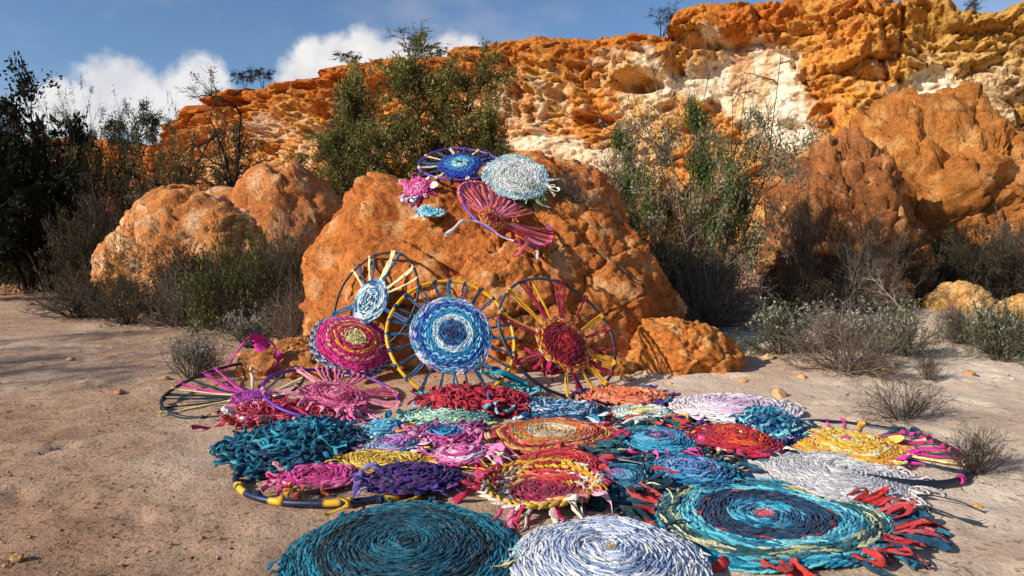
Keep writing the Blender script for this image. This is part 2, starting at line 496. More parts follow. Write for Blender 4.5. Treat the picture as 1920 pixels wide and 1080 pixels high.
def build_cliff():
    pxs = np.concatenate([np.linspace(-1500, -60, 60, endpoint=False), np.linspace(-60, 1990, 740, endpoint=False), np.linspace(1990, 3000, 60)])
    Yb, tp = cliff_col(pxs)
    nf, npl = 190, 20
    base = np.array([at(p, 430, y) for p, y in zip(pxs, Yb)])            # horizontal positions
    top = np.array([at(p, t, y)[2] for p, t, y in zip(pxs, tp, Yb)])
    d = np.gradient(base[:, :2], axis=0)
    k = 41
    d = np.stack([np.convolve(np.pad(d[:, j], k // 2, mode='edge'), np.ones(k) / k, 'valid') for j in (0, 1)], 1)
    nrm = np.stack([d[:, 1], -d[:, 0]], 1); nrm /= np.linalg.norm(nrm, axis=1, keepdims=True)   # faces the camera side
    v = np.linspace(0, 1, nf)
    zb = -0.6
    Z = zb + (top[:, None] - zb) * v[None]
    X = np.repeat(base[:, 0:1], nf, 1); Y = np.repeat(base[:, 1:2], nf, 1)
    P = np.stack([X.ravel(), Y.ravel(), Z.ravel()], 1)
    px, py = project(P)
    px, py = px.reshape(-1), py.reshape(-1)
    V_ = np.repeat(v[None], len(pxs), 0).ravel()
    h = (top[:, None] - Z).ravel()                                       # metres below the rim
    # large form
    D = .75 * fbm(P * np.array([.30, .30, .16]), 3, 41)
    D += 1.9 * np.clip(1 - V_ / .42, 0, 1) ** 1.5                        # talus
    D += -.35 * np.exp(-((h - 2.2) / 1.3) ** 2) + .30 * np.exp(-((h - .5) / .55) ** 2)   # hollow under a proud cap
    wh = np.zeros(len(P))
    wn = fbm(P * np.array([.9, .9, 1.1]), 4, 51)
    for f in WHITE:
        e = ell(px, py, f) + wn * .75
        wh = np.maximum(wh, f[5] * sstep(1.12, .72, e))
    D -= .22 * sstep(.5, 1, wh)
    # warped coordinates give strata and pockets an uneven run
    warp = np.stack([fbm(P * .8, 3, 61), fbm(P * .8, 3, 62), fbm(P * .8, 3, 63)], 1) * .55
    Q = P + warp
    rough = .35 + .65 * (1 - sstep(.4, .9, wh))
    for sc, am in ((.62, .55), (1.7, .26), (4.2, .10)):
        gap, stp, tlt = blocks((P + warp * .7) * np.array([.8, .8, 1.7]) * sc, int(sc * 100))
        D += (1 - .72 * sstep(.35, .9, wh)) * am * (.75 * stp + .55 * tlt - .30 * sstep(.10, 0, gap))
    # bedding: each bed stands a little proud of the one below
    bed = Z.ravel() / .62 + .9 * fbm(P * np.array([.25, .25, .5]), 3, 66) + .12 * fbm(P * 2.5, 2, 67)
    tb = bed - np.floor(bed)
    bm = np.clip(sstep(2.2, .6, h) + .8 * sstep(1650, 1750, px) + .7 * sstep(760, 600, px) + .2, 0, 1) * rough
    D += bm * .26 * (tb ** 1.5 - .4) 
    D += rough * .22 * fbm(Q * np.array([.9, .9, 1.5]), 4, 71, .55, ridge=True)
    D += rough * .13 * fbm(Q * np.array([2.6, 2.6, 4.2]), 4, 81, .6)
    # pockets
    zone = sstep(820, 960, px) * sstep(1330, 1180, px) + .8 * sstep(1560, 1700, px) + .55 * sstep(900, 700, px)
    zone = np.clip(zone + .25, 0, 1)
    for sc, dep, sd_, thr in ((1.15, .24, 5, .55), (2.3, .24, 6, .45), (4.2, .20, 7, .4), (7.5, .10, 8, .4)):
        w, rid = worley(Q * np.array([.8, .8, 1.5]) * sc, sd_)
        D -= zone * rough * dep * np.where(rid > thr, sstep(.40, .12, w), 0)
    for f in CAVES:
        e = ell(px + 14 * wn, py + 8 * wn, f)
        D -= f[5] * sstep(1.25, .45, e)
    for (a, b, dep, wd) in CRACKS:
        a, b = np.array(a, float), np.array(b, float)
        t = np.clip(((px - a[0]) * (b - a)[0] + (py - a[1]) * (b - a)[1]) / ((b - a) @ (b - a)), 0, 1)
        dd = np.hypot(px + 10 * wn - a[0] - t * (b - a)[0], py + 12 * wn - a[1] - t * (b - a)[1])
        D -= dep * sstep(wd * 1.2, 0, dd)
    D = D.reshape(len(pxs), nf); 
    # rim rounds back
    rim = np.clip(h.reshape(len(pxs), nf), 0, None)
    D -= .55 * np.exp(-rim / .16)
    Xf = X + nrm[:, 0:1] * D; Yf = Y + nrm[:, 1:2] * D
    # plateau behind the rim
    s = np.linspace(0, 1, npl + 1)[1:] ** 1.6 * 14
    Xp = Xf[:, -1:] - nrm[:, 0:1] * s; Yp = Yf[:, -1:] - nrm[:, 1:2] * s
    Pp = np.stack([Xp.ravel(), Yp.ravel(), np.zeros(Xp.size)], 1)
    lump = (.12 * fbm(Pp * .9, 3, 91)).reshape(Xp.shape)
    Zp = top[:, None] + .06 * sstep(0, .6, s)[None] - .05 * s[None] + lump * sstep(0, 1.5, s)[None]
    Zj = Z + (.10 * fbm(P * np.array([.9, .9, .9]), 3, 95)).reshape(Z.shape) * v[None] ** 2
    Zp += (Zj - Z)[:, -1:] * np.exp(-s)[None]
    XX = np.concatenate([Xf, Xp], 1); YY = np.concatenate([Yf, Yp], 1); ZZ = np.concatenate([Zj, Zp], 1)
    W = np.stack([XX.ravel(), YY.ravel(), ZZ.ravel()], 1)
    # pigment
    c_or, c_red, c_och, c_wh, c_pch = hexc('d68c3c'), hexc('ba662a'), hexc('dfac58'), hexc('f6ead0'), hexc('e8c8a2')
    n1 = fbm(P * np.array([.7, .7, .35]), 4, 101); n2 = fbm(P * np.array([2.2, 2.2, .5]), 4, 102); n3 = fbm(Q * 3, 3, 103)
    c = c_or[None] + (c_och - c_or)[None] * np.clip(.5 + 1.3 * n1, 0, 1)[:, None]
    redm = np.clip(sstep(1.5, .2, h + .9 * n1) * .8 + .9 * np.clip(n2 - .1, 0, 1) + .35 * sstep(900, 500, px), 0, 1)
    c = c + (c_red[None] - c) * redm[:, None] * .85
    # ochre yellow to the right
    ym = sstep(1600, 1760, px + 60 * n1) * .7
    c = c + (hexc('bf9a50')[None] - c) * ym[:, None]
    # pale patches between pockets
    pm = np.clip(sstep(-.05, .25, n3 + .5 * n1) * zone * .75 * sstep(.6, 1.8, h), 0, 1)
    c = c + (c_pch[None] - c) * pm[:, None]
    low = sstep(.50, .28, V_) * sstep(760, 960, px) * sstep(1330, 1230, px)
    c = c + (hexc('e3ab79')[None] - c) * (low * .8)[:, None]
    stain = np.clip(.9 - 1.4 * np.clip(n2, 0, 1), .3, 1)
    c = c + (c_wh[None] - c) * (np.clip(wh * 1.1, 0, 1) * stain)[:, None]
    colr = np.concatenate([c.reshape(len(pxs), nf, 3), np.repeat((c_red * .9)[None, None], len(pxs), 0).repeat(npl, 1)], 1).reshape(-1, 3)
    F = grid_faces(len(pxs), nf + npl)
    me = make_mesh('cliff', W, F, M_CLIFF, colr)
    link('cliff', me, kind='structure')
    return W, F
CLIFF_W, CLIFF_F = build_cliff()
cliff_bvh = BVHTree.FromPolygons([tuple(p) for p in CLIFF_W[::1]], [tuple(f) for f in CLIFF_F])

# ================================================================== BOULDERS
def star(centre, ells, nu, nv, seed, rough=1.0, k=.18, col=('c4722f', 'a8561f', 'd59a5c'), facets=5, grit=1.0, crag=1.0, pw=2.7):
    """union of ellipsoids seen from one inner point, displaced by noise; world coordinates"""
    centre = np.array(centre, float)
    th = np.linspace(0, 2 * np.pi, nu, endpoint=False)
    ph = np.linspace(0.0, 1.0, nv) * R(112)
    T, Ph = np.meshgrid(th, ph, indexing='ij')
    D = np.stack([np.sin(Ph) * np.cos(T), np.sin(Ph) * np.sin(T), np.cos(Ph)], -1).reshape(-1, 3)
    k = min(k, .13 * float(np.mean([min(r) for c, r in ells])))
    def sdf(Pt):
        s = 0
        for (c, r) in ells:
            r = np.array(r, float)
            q = (Pt - np.array(c)) / r
            l = (np.abs(q) ** pw).sum(1) ** (1 / pw)
            d = (l - 1) * r.min()
            s = s + np.exp(-np.clip(d, -3, 6) / k * .9)
        return -k * np.log(s + 1e-30)
    lo = np.zeros(len(D)); hi = np.full(len(D), 4.5 if len(ells) > 1 else 6.0)
    ts = np.linspace(hi[0], .02, 44)
    found = np.zeros(len(D), bool); a = np.zeros(len(D)); b = np.full(len(D), ts[0])
    prev = ts[0]
    for t in ts[1:]:
        m = ~found
        if not m.any(): break
        s = sdf(centre + D[m] * t)
        ins = s < 0
        idx = np.where(m)[0][ins]
        a[idx] = t; b[idx] = prev; found[idx] = True
        prev = t
    for _ in range(9):
        mid = (a + b) / 2
        s = sdf(centre + D * mid[:, None])
        ins = s < 0
        a = np.where(ins, mid, a); b = np.where(ins, b, mid)
    P = centre + D * a[:, None]
    size = np.mean([min(r) for c, r in ells])
    rgf = np.random.default_rng(seed)
    for _ in range(facets):
        nn = rgf.normal(0, 1, 3); nn[2] = abs(nn[2]) * .7; nn /= np.linalg.norm(nn)
        pr = (P - centre) @ nn
        lim = pr.max() * rgf.uniform(.80, .93)
        ex = np.clip(pr - lim, 0, None)
        P = P - nn[None] * (ex * .8)[:, None]
    f = 1 / max(size, .2)
    n = np.stack([perlin(P * 1.3 * f + 7, seed + 1), perlin(P * 1.3 * f + 17, seed + 2), perlin(P * 1.3 * f + 27, seed + 3)], 1)
    P = P + n * .42 * size * rough
    Q = P + .25 * size * n
    dn = .10 * size * fbm(Q * 1.9 * f, 4, seed + 11, .55, ridge=True) + .05 * size * fbm(Q * 6 * f, 3, seed + 21, .6)
    wq = .16 * size * np.stack([fbm(P * 3.2 * f, 3, seed + 51), fbm(P * 3.2 * f, 3, seed + 52), fbm(P * 3.2 * f, 3, seed + 53)], 1)
    for sc, am in ((1.1, 1.0), (2.9, .36)):
        gap, stp, tlt = blocks((P + wq) * np.array([1, 1, 1.35]) * sc * f, seed + int(sc * 10))
        dn += crag * am * size * (.16 * stp + .15 * tlt - .10 * sstep(.11, 0, gap))
    w, rid = worley(Q * np.array([1, 1, 1.3]) * 2.4 * f, seed + 5)
    dn -= .10 * size * np.where(rid > .55, sstep(.42, .1, w), 0)
    w2, rid2 = worley(Q * 7.0 * f, seed + 6)
    dn -= .030 * size * np.where(rid2 > .5, sstep(.45, .1, w2), 0)
    P = P + D * (dn * rough)[:, None]
    w3, rid3 = worley((P + .04 * np.stack([perlin(P * 9, 1), perlin(P * 9, 2), perlin(P * 9, 3)], 1)) * 8.5, seed + 7)
    gr = .022 * fbm(P * 5.5, 3, seed + 31, .65, ridge=True) + .010 * fbm(P * 16, 2, seed + 33) - .018 * np.where(rid3 > .62, sstep(.42, .12, w3), 0)
    P = P + D * (grit * gr)[:, None]
    c0, c1, c2 = [hexc(x) for x in col]
    m1 = np.clip(.5 + 1.2 * fbm(P * 1.1 * f, 3, seed + 41), 0, 1)[:, None]
    m2 = np.clip(sstep(.05, .35, fbm(P * 2.6 * f, 4, seed + 42)), 0, 1)[:, None]
    c = c0 + (c1 - c0) * m1
    c = (c + (c2 - c) * m2 * .75) * 1.12
    F = grid_faces(nu, nv, True)
    return P, F, c
def boulder(name, label, centre, ells, seed, nu=150, nv=84, **kw):
    P, F, c = star(centre, ells, nu, nv, seed, **kw)
    b = np.array([centre[0], centre[1], gz1(centre[0], centre[1])])
    me = make_mesh(name, P - b, F, M_BOULDER, c)
    o = link(name, me); o.location = tuple(b)
    tag(o, label, 'boulder')
    return P, F
MAIN_P, MAIN_F = boulder('boulder', 'huge rounded orange boulder in the centre that the woven hoops lean against', (-.05, 6.75, .05), [
    ((-.78, 6.98, .3), (1.12, 1.12, 1.36)), ((-1.15, 7.15, .4), (.80, .95, 1.22)), ((.22, 7.35, .55), (1.02, 1.20, 1.42)), ((.80, 6.85, .10), (.70, .9, 1.0)),
    ((-.15, 6.42, .2), (1.05, .82, .92)), ((-1.34, 6.98, .2), (.52, .6, 1.0)), ((1.12, 6.85, 0), (.48, .6, .72)), ((.98, 6.5, 0), (.42, .42, .58))], 200, 400, 190, rough=.62, k=.10, facets=0, crag=1.0, pw=2.3, grit=1.0,
    col=('c47a40', 'a85e2c', 'd8a470'))
main_bvh = BVHTree.FromPolygons([tuple(p) for p in MAIN_P], [tuple(f) for f in MAIN_F])
def B(label, px, py_top, Y, hw, hd, seed, extra=None, name='boulder', **kw):
    """boulder whose top shows at (px, py_top) and which stands at depth Y"""
    t = at(px, py_top, Y); g = gz1(t[0], Y)
    H = t[2] - g
    ells = [((t[0], Y, g + .05 * H), (hw * 1.08, hd * 1.05, 1.0 * H))]
    for (dx, dy, dz, rx, ry, rz) in (extra or []):
        ells.append(((t[0] + dx, Y + dy, g + dz), (rx, ry, rz)))
    return boulder(name, label, (t[0], Y, g + .15 * H), ells, seed, **kw)
WARM = ('bd6f31', 'a25a2a', 'd49a63')
B('rounded orange boulder behind the dark shrubs on the left, under the twisted tree', 378, 366, 10.4, 1.18, 1.1, 310, [(.75, .3, .1, .7, .8, 1.0), (-.55, -.2, .1, .7, .7, 1.0)], col=('cf8f58', 'b8733e', 'e2b88c'), rough=.6, facets=2)
B('orange boulder hump directly behind the left shoulder of the huge central boulder', 530, 325, 10.6, .7, .8, 320, [(-.6, .1, .3, .5, .7, 1.4), (.55, .1, .3, .5, .6, 1.35)], col=('c9804a', 'b0683a', 'dcaa7c'), rough=.6, facets=0, crag=1.0, nu=120, nv=70)
B('knee-high orange boulder lying at the right foot of the huge central boulder', 1280, 612, 5.95, .36, .34, 330, [(.28, .02, .0, .28, .25, .26), (-.22, -.02, .02, .24, .22, .34)], col=('cf8440', 'b96a30', 'e0ae70'), nu=120, nv=64, rough=.8)
B('craggy brown boulder with a dark notch behind the wispy bush on the right', 1590, 285, 11.2, 1.0, .95, 340, [(-.85, -.1, .9, .5, .55, 1.45), (.7, -.1, .2, .6, .6, 1.1), (-.2, -.4, .0, .9, .7, 1.2)], col=('ac6e40', '8a5632', 'c8935f'), rough=1.0, crag=1.6)
B('broad domed ochre boulder standing tallest below the cliff on the right', 1735, 200, 13.6, 1.55, 1.4, 350, [(-1.0, -.2, .4, 1.1, 1.1, 2.0), (.9, .0, .3, .9, 1.1, 2.3)], col=('b57438', '9a602e', 'c8945a'), rough=.85, facets=3, crag=1.4, nu=180, nv=100)
B('brown boulder cut by the right edge of the photo below the cliff', 1935, 262, 13.2, 1.05, 1.1, 360, [(.7, 0, .4, .9, .9, 2.2)], col=('a96a34', '8d5428', 'b98450'), rough=.6)
B('small sunlit orange boulder half hidden behind the wispy bush', 1285, 352, 9.7, .42, .5, 370, [(-.3, .05, .4, .35, .4, .75)], col=('d08442', 'bd6e35', 'dca56c'), nu=90, nv=50)
B('pale orange rock slab beside the wispy bush above the central boulder', 1180, 372, 10.6, .55, .5, 375, [(.35, .1, .3, .4, .4, .8)], col=('d39a6a', 'c07a45', 'e2b98f'), nu=90, nv=50)
B('low pale yellow rock between the dark shrubs at the far right', 1800, 532, 9.9, .30, .25, 380, [(-.26, .02, .02, .2, .2, .28), (.26, 0, .02, .2, .2, .27)], name='rock', col=('d8ab6c', 'c4904c', 'e6c593'), nu=90, nv=48, rough=.8)
B('pale rock cut by the right edge of the photo beside the grassy shrub', 1925, 556, 9.3, .28, .25, 385, name='rock', col=('cfa266', 'b9863f', 'e3c18e'), nu=70, nv=40, rough=.8)
B('shaded reddish boulder among the dark bushes at the far left', 200, 362, 12.9, .5, .6, 390, [(.4, .1, .2, .4, .5, .8), (-.4, 0, .1, .4, .4, .7)], col=('a05c30', '8c4a24', 'b87c50'), nu=110, nv=60)
B('low crumbly orange rock at the left foot of the huge central boulder', 560, 645, 5.75, .30, .28, 395, [(-.25, -.1, 0, .22, .2, .16), (.24, -.12, 0, .24, .2, .24)], name='rock', col=('c07f4a', 'a8683a', 'd6a878'), nu=110, nv=56, rough=.9)
B('small orange rock tucked against the foot of the boulder behind the navy hoop', 1140, 668, 5.72, .16, .14, 398, [(.12, .0, 0, .12, .1, .1)], name='rock', col=('c4823f', 'b0702f', 'd8a56a'), nu=70, nv=40, rough=.9)
# ================================================================== WOVEN RUGS AND HOOPS
def _unit_tuft():
    V = [(-1, 0, 0)]
    na = 5
    for x, r in ((-.62, .72), (0, 1.0), (.62, .72)):
        for k in range(na):
            a = 2 * np.pi * k / na
            V.append((x, r * math.cos(a), r * math.sin(a)))
    V.append((1, 0, 0))
    F = []
    for k in range(na):
        k2 = (k + 1) % na
        F.append((0, 1 + k2, 1 + k))
        for j in (0, 1):
            a, b, c, d = 1 + j * na + k, 1 + j * na + k2, 1 + (j + 1) * na + k2, 1 + (j + 1) * na + k
            F += [(a, b, c), (a, c, d)]
        F.append((1 + 3 * na, 1 + 2 * na + k, 1 + 2 * na + k2))
    return np.array(V, float), np.array(F)
TUFT_V, TUFT_F = _unit_tuft()
JIT = np.random.default_rng(1234)
def tufts(bag, pos, heading, l, w, h, pitch, roll, cols):
    n = len(pos)
    v = TUFT_V[None] * np.stack([l, w, h], 1)[:, None]
    v = v * (1 + JIT.normal(0, .13, v.shape))
    cp, sp = np.cos(pitch)[:, None], np.sin(pitch)[:, None]
    x, y, z = v[..., 0] * cp - v[..., 2] * sp, v[..., 1], v[..., 0] * sp + v[..., 2] * cp
    cr, sr = np.cos(roll)[:, None], np.sin(roll)[:, None]
    y, z = y * cr - z * sr, y * sr + z * cr
    ch, sh = np.cos(heading)[:, None], np.sin(heading)[:, None]
    V = np.stack([x * ch - y * sh, x * sh + y * ch, z], -1) + pos[:, None]
    F = (TUFT_F[None] + (np.arange(n) * len(TUFT_V))[:, None, None]).reshape(-1, 3)
    bag.add(V.reshape(-1, 3), F, np.repeat(cols, len(TUFT_V), axis=0))
def pal(s):
    return np.array([hexc(x) for x in s.split()])
class Disc:
    """outline and height of one woven disc in its own plane"""
    def __init__(s, rx, ry, dome=('flat', .02), wob=.02, und=.008, seed=0, cx=0, cy=0, twist=0):
        s.rx, s.ry, s.dome, s.und, s.seed, s.cx, s.cy = rx, ry, dome, und, seed, cx, cy
        rg = np.random.default_rng(seed)
        s.a = rg.normal(0, 1, 5) * wob / np.array([1.2, 1.2, 1.6, 2, 2.5]); s.p = rg.uniform(0, 6.28, 5)
        s.tw = twist
    def rim(s, th):
        return 1 + sum(a * np.cos((m + 2) * th + p) for m, (a, p) in enumerate(zip(s.a, s.p)))
    def point(s, rr, th, lift=0):
        f = 1 + (s.rim(th) - 1) * rr
        x = s.cx + s.rx * rr * f * np.cos(th); y = s.cy + s.ry * rr * f * np.sin(th)
        k, h = s.dome
        if k == 'dome': z = .012 + h * (1 - rr ** 2.4)
        elif k == 'bowl': z = .014 + h * np.clip(rr, 0, 1) ** 3 * np.where(rr > .93, .8, 1)
        else: z = .012 + h * (1 - rr ** 10)
        z = z + s.und * 2 * perlin(np.stack([x * 4 + s.seed, y * 4, np.zeros_like(x)], 1), s.seed)
        return np.stack([x, y, z + lift], 1)
def woven(parent, disc, r0, r1, palette, ring=.016, length=.036, thick=.009, mode='mix', slant=28, shag=0, name='woven_band', seed=0):
    rg = np.random.default_rng(seed * 31 + int(r0 * 1000) + 7)
    p = pal(palette)
    bag = Bag()
    rm = (disc.rx + disc.ry) / 2
    n_r = max(1, int(round((r1 - r0) * rm / ring)))
    dr = (r1 - r0) / n_r
    # backing under the stitches
    ths = np.linspace(0, 2 * np.pi, 48, endpoint=False)
    rs = np.array([max(r0 - .01, 0.0), (r0 + r1) / 2, r1 - dr * .25])
    bp = np.concatenate([disc.point(np.full(48, r), ths, -thick * .55) for r in rs])
    a = np.arange(3 * 48).reshape(3, 48); b = np.roll(a, -1, 1)
    bag.add(bp, np.stack([a[:-1], a[1:], b[1:], b[:-1]], -1).reshape(-1, 4), p.mean(0) * .75)
    for k in range(n_r):
        rr = r0 + (k + .5) * dr
        circ = 2 * np.pi * rr * rm
        n = max(5, int(circ / length))
        if mode == 'alt': n = max(4, n - n % 2)
        th = np.linspace(0, 2 * np.pi, n, endpoint=False) + rg.uniform(0, 6.28) + rg.normal(0, .12, n) * length / max(rr * rm, .02) * .5
        pos = disc.point(np.full(n, rr) + rg.normal(0, .12 + shag * .5, n) * dr, th)
        q = disc.point(np.full(n, rr), th + .01)
        q0 = disc.point(np.full(n, rr), th)
        hd = np.arctan2(q[:, 1] - q0[:, 1], q[:, 0] - q0[:, 0])
        hd = hd + R(slant) * (1 if k % 2 else -1) + rg.normal(0, .06 + shag * .7, n)
        pos[:, 2] += rg.normal(0, .0018 + shag * .008, n)
        s = rg.uniform(.82, 1.22, n)
        l = np.full(n, min(length, circ / n) * (1.0 if shag < .1 else .9)) * s * (1 + shag * rg.uniform(-.2, .9, n))
        w = np.full(n, dr * rm * .62) * rg.uniform(.82, 1.2, n)
        h = np.full(n, thick) * rg.uniform(.8, 1.25, n)
        pitch = rg.normal(0, .1 + shag * .45, n); roll = rg.normal(0, .15 + shag * .6, n)
        if mode == 'alt': ci = (np.arange(n) + k) % len(p)
        elif mode == 'ring': ci = np.full(n, k % len(p))
        elif mode == 'run':
            ci = np.floor((np.cumsum(rg.uniform(0, .55, n)) + rg.uniform(0, 9))).astype(int) % len(p)
        else: ci = rg.integers(0, len(p), n)
        c = p[ci] * rg.uniform(.72, 1.22, n)[:, None]
        tufts(bag, pos, hd, l, w, h, pitch, roll, np.clip(c, 0, .9))
    return link(name, bag.mesh(name, M_YARN), parent)
def ribbon(P, w, th=.002, twist=None, side=None):
    P = np.asarray(P, float); S = len(P)
    T = np.gradient(P, axis=0); T /= np.linalg.norm(T, axis=1, keepdims=True) + 1e-9
    A = np.cross(T, np.array([0, 0, 1.])); ln = np.linalg.norm(A, axis=1, keepdims=True)
    A = np.where(ln < .2, np.array([1., 0, 0]), A / (ln + 1e-9))
    Bn = np.cross(A, T)
    tw = np.zeros(S) if twist is None else twist
    A2 = A * np.cos(tw)[:, None] + Bn * np.sin(tw)[:, None]
    B2 = -A * np.sin(tw)[:, None] + Bn * np.cos(tw)[:, None]
    ww = np.broadcast_to(np.asarray(w, float), (S,))[:, None] / 2
    # six-sided flattened section
    V = np.stack([P + A2 * ww, P + A2 * ww * .5 + B2 * th, P - A2 * ww * .5 + B2 * th, P - A2 * ww, P - A2 * ww * .5 - B2 * th, P + A2 * ww * .5 - B2 * th], 1)
    i = np.arange(S * 6).reshape(S, 6); j = np.roll(i, -1, 1)
    F = np.stack([i[:-1], j[:-1], j[1:], i[1:]], -1).reshape(-1, 4)
    caps = np.array([[0, 1, 2, 3], [0, 3, 4, 5], [S * 6 - 6, S * 6 - 3, S * 6 - 4, S * 6 - 5], [S * 6 - 6, S * 6 - 1, S * 6 - 2, S * 6 - 3]])
    return V.reshape(-1, 3), np.concatenate([F, caps])
def strip(parent, P, w, color, rg, th=.0022, twisty=.6, name='fabric_strip'):
    S = len(P)
    tw = np.cumsum(rg.normal(0, twisty, S)) * .6
    V, F = ribbon(P, w * (1 + .28 * np.sin(np.linspace(0, rg.uniform(4, 11), S) + rg.uniform(0, 6))), th, tw)
    V = V + rg.normal(0, w * .05, V.shape)
    c = (hexc(color) if isinstance(color, str) else color) * rg.uniform(.8, 1.15)
    me = make_mesh(name, V, F, M_STRIP, np.repeat(np.clip(c, 0, .9)[None], len(V), 0))
    return link(name, me, parent)
def fringe(parent, disc, count, colors, L=(.06, .16), w=.022, arc=(0, 360), seed=0, loops=.35, floor=.006, rr=.95, name='fabric_strip', lift=.03):
    rg = np.random.default_rng(seed + 900)
    cols = colors.split()
    for k in range(count):
        th = R(rg.uniform(*arc))
        b = disc.point(np.array([rr * rg.uniform(.9, 1.02)]), np.array([th]))[0]
        out = np.array([math.cos(th) * disc.rx, math.sin(th) * disc.ry]); out /= np.linalg.norm(out)
        tan = np.array([-out[1], out[0]])
        ln = rg.uniform(*L)
        t = np.linspace(0, 1, 11)
        if rg.random() < loops:
            wd = rg.uniform(-.6, .6) * ln
            xy = b[:2] + np.outer(np.sin(np.pi * t) * ln * .75, out) + np.outer(t * wd + .25 * ln * np.sin(2 * np.pi * t) * rg.uniform(-1, 1), tan)
            z = b[2] + .004 + np.sin(np.pi * t) * rg.uniform(.1, 1) * lift
        else:
            cv = rg.uniform(-1.2, 1.2)
            xy = b[:2] + np.outer(t * ln, out) * 1.0 + np.outer(cv * ln * .5 * t ** 2 + .06 * ln * np.sin(t * 7 + rg.uniform(0, 6)), tan)
            z = b[2] * (1 - t) ** 2 + floor + np.sin(np.pi * t) * rg.uniform(0, 1) * lift + .004 * np.sin(t * 9)
        z = np.maximum(z, floor)
        strip(parent, np.column_stack([xy, z]), w * rg.uniform(.6, 1.3), cols[rg.integers(len(cols))], rg, name=name)
def pile(parent, disc, count, colors, w=.024, L=(.15, .4), seed=0, height=.05, rmax=.95):
    """strips heaped in curls on top of a disc"""
    rg = np.random.default_rng(seed + 500)
    cols = colors.split()
    for k in range(count):
        th0, rr = rg.uniform(0, 6.28), math.sqrt(rg.uniform(0, 1)) * rmax
        c = disc.point(np.array([rr]), np.array([th0]))[0]
        a = rg.uniform(0, 6.28) + np.cumsum(rg.normal(rg.uniform(-.35, .35), .25, 14))
        ln = rg.uniform(*L) / 14
        xy = c[:2] + np.stack([np.cumsum(np.cos(a)) * ln, np.cumsum(np.sin(a)) * ln], 1)
        e = np.hypot((xy[:, 0] - disc.cx) / disc.rx, (xy[:, 1] - disc.cy) / disc.ry)
        z = np.maximum(c[2] * np.clip(1.5 - e, .1, 1) + rg.uniform(.004, height) * (.5 + .5 * np.sin(np.linspace(0, rg.uniform(3, 9), 14))), .006)
        strip(parent, np.column_stack([xy, z]), w * rg.uniform(.6, 1.4), cols[rg.integers(len(cols))], rg, twisty=.5)
def hoop(parent, r, tube=.0115, colfn=None, cx=0, cy=0, z=0.012, ry=None, seg=96, lift=None, name='hoop'):
    th = np.linspace(0, 2 * np.pi, seg, endpoint=False)
    ry = ry or r
    zz = np.full(seg, z) if lift is None else z + lift(th)
    SEED[0] += 1; ph_ = SEED[0] * 1.7
    bend = 1 + .010 * np.cos(2 * th + ph_) + .006 * np.cos(3 * th + 2 * ph_) + .003 * np.cos(7 * th + ph_)
    zz = zz + .006 * np.cos(3 * th + ph_)
    P = np.stack([cx + r * bend * np.cos(th), cy + ry * bend * np.sin(th), zz], 1)
    T = np.roll(P, -1, 0) - np.roll(P, 1, 0); T /= np.linalg.norm(T, axis=1, keepdims=True)
    A = np.cross(T, [0, 0, 1.]); A /= np.linalg.norm(A, axis=1, keepdims=True); Bn = np.cross(T, A)
    ph = np.linspace(0, 2 * np.pi, 8, endpoint=False)
    V = P[:, None] + tube * (np.cos(ph)[None, :, None] * A[:, None] + np.sin(ph)[None, :, None] * Bn[:, None])
    i = np.arange(seg * 8).reshape(seg, 8); j = np.roll(i, -1, 1); i2 = np.roll(i, -1, 0); j2 = np.roll(j, -1, 0)
    F = np.stack([i, j, j2, i2], -1).reshape(-1, 4)
    c = np.array([colfn(t) for t in th])
    return link(name, make_mesh(name, V.reshape(-1, 3), F, M_HOOP, np.repeat(c, 8, axis=0)), parent)
def knot(parent, p, axis_, color, rg, r=.021, l=.045):
    axis_ = np.asarray(axis_, float); axis_ /= np.linalg.norm(axis_)
    t = np.linspace(-.5, .5, 6)
    P = np.asarray(p)[None] + np.outer(t * l, axis_) + rg.normal(0, .0025, (6, 3))
    rad = r * np.array([.62, .95, 1.1, .9, 1.05, .6]) * rg.uniform(.85, 1.15, 6)
    V, F = tubes(P[None], rad[None], 7)
    c = np.clip(hexc(color) * rg.uniform(.8, 1.1), 0, .9)
    return link('knot', make_mesh('knot', V, F, M_STRIP, np.repeat(c[None], len(V), 0)), parent)
def spoke(parent, a, b, color, rg, w=.02, sag=.01, th=.005, wrap=True, tail=0, tangent=None, both=True):
    """cloth strip stretched from the disc edge a to the hoop at b"""
    t = np.linspace(0, 1, 9)
    a, b = np.asarray(a, float), np.asarray(b, float)
    P = a + (b - a) * t[:, None]
    P[:, 2] -= sag * rg.uniform(.3, 2.2) * np.sin(np.pi * t)
    sd_ = np.array([-(b - a)[1], (b - a)[0]]) / (np.linalg.norm(b - a) + 1e-6)
    P[:, :2] += np.outer(np.sin(np.pi * t) * rg.normal(0, .007), sd_)
    P[:, :2] += rg.normal(0, .003, (9, 2)) * np.sin(np.pi * t)[:, None]
    s = strip(parent, P, w, color, rg, th, .18, 'spoke_strip')
    if wrap:
        knot(s, b, tangent if tangent is not None else (1, 0, 0), color, rg, .0155, max(.014, w * .9))
    if tail:
        d = (b - a) / np.linalg.norm(b - a)
        t2 = np.linspace(0, 1, 7)
        P2 = b + np.outer(t2 * tail, d) + np.outer(np.sin(t2 * 4 + rg.uniform(0, 6)) * tail * .2, [-d[1], d[0], 0])
        P2[:, 2] = np.maximum(P2[:, 2] + .01 * np.sin(t2 * 3), .005)
        strip(s, P2, w, color, rg, th, .4, 'loose_end')
    return s

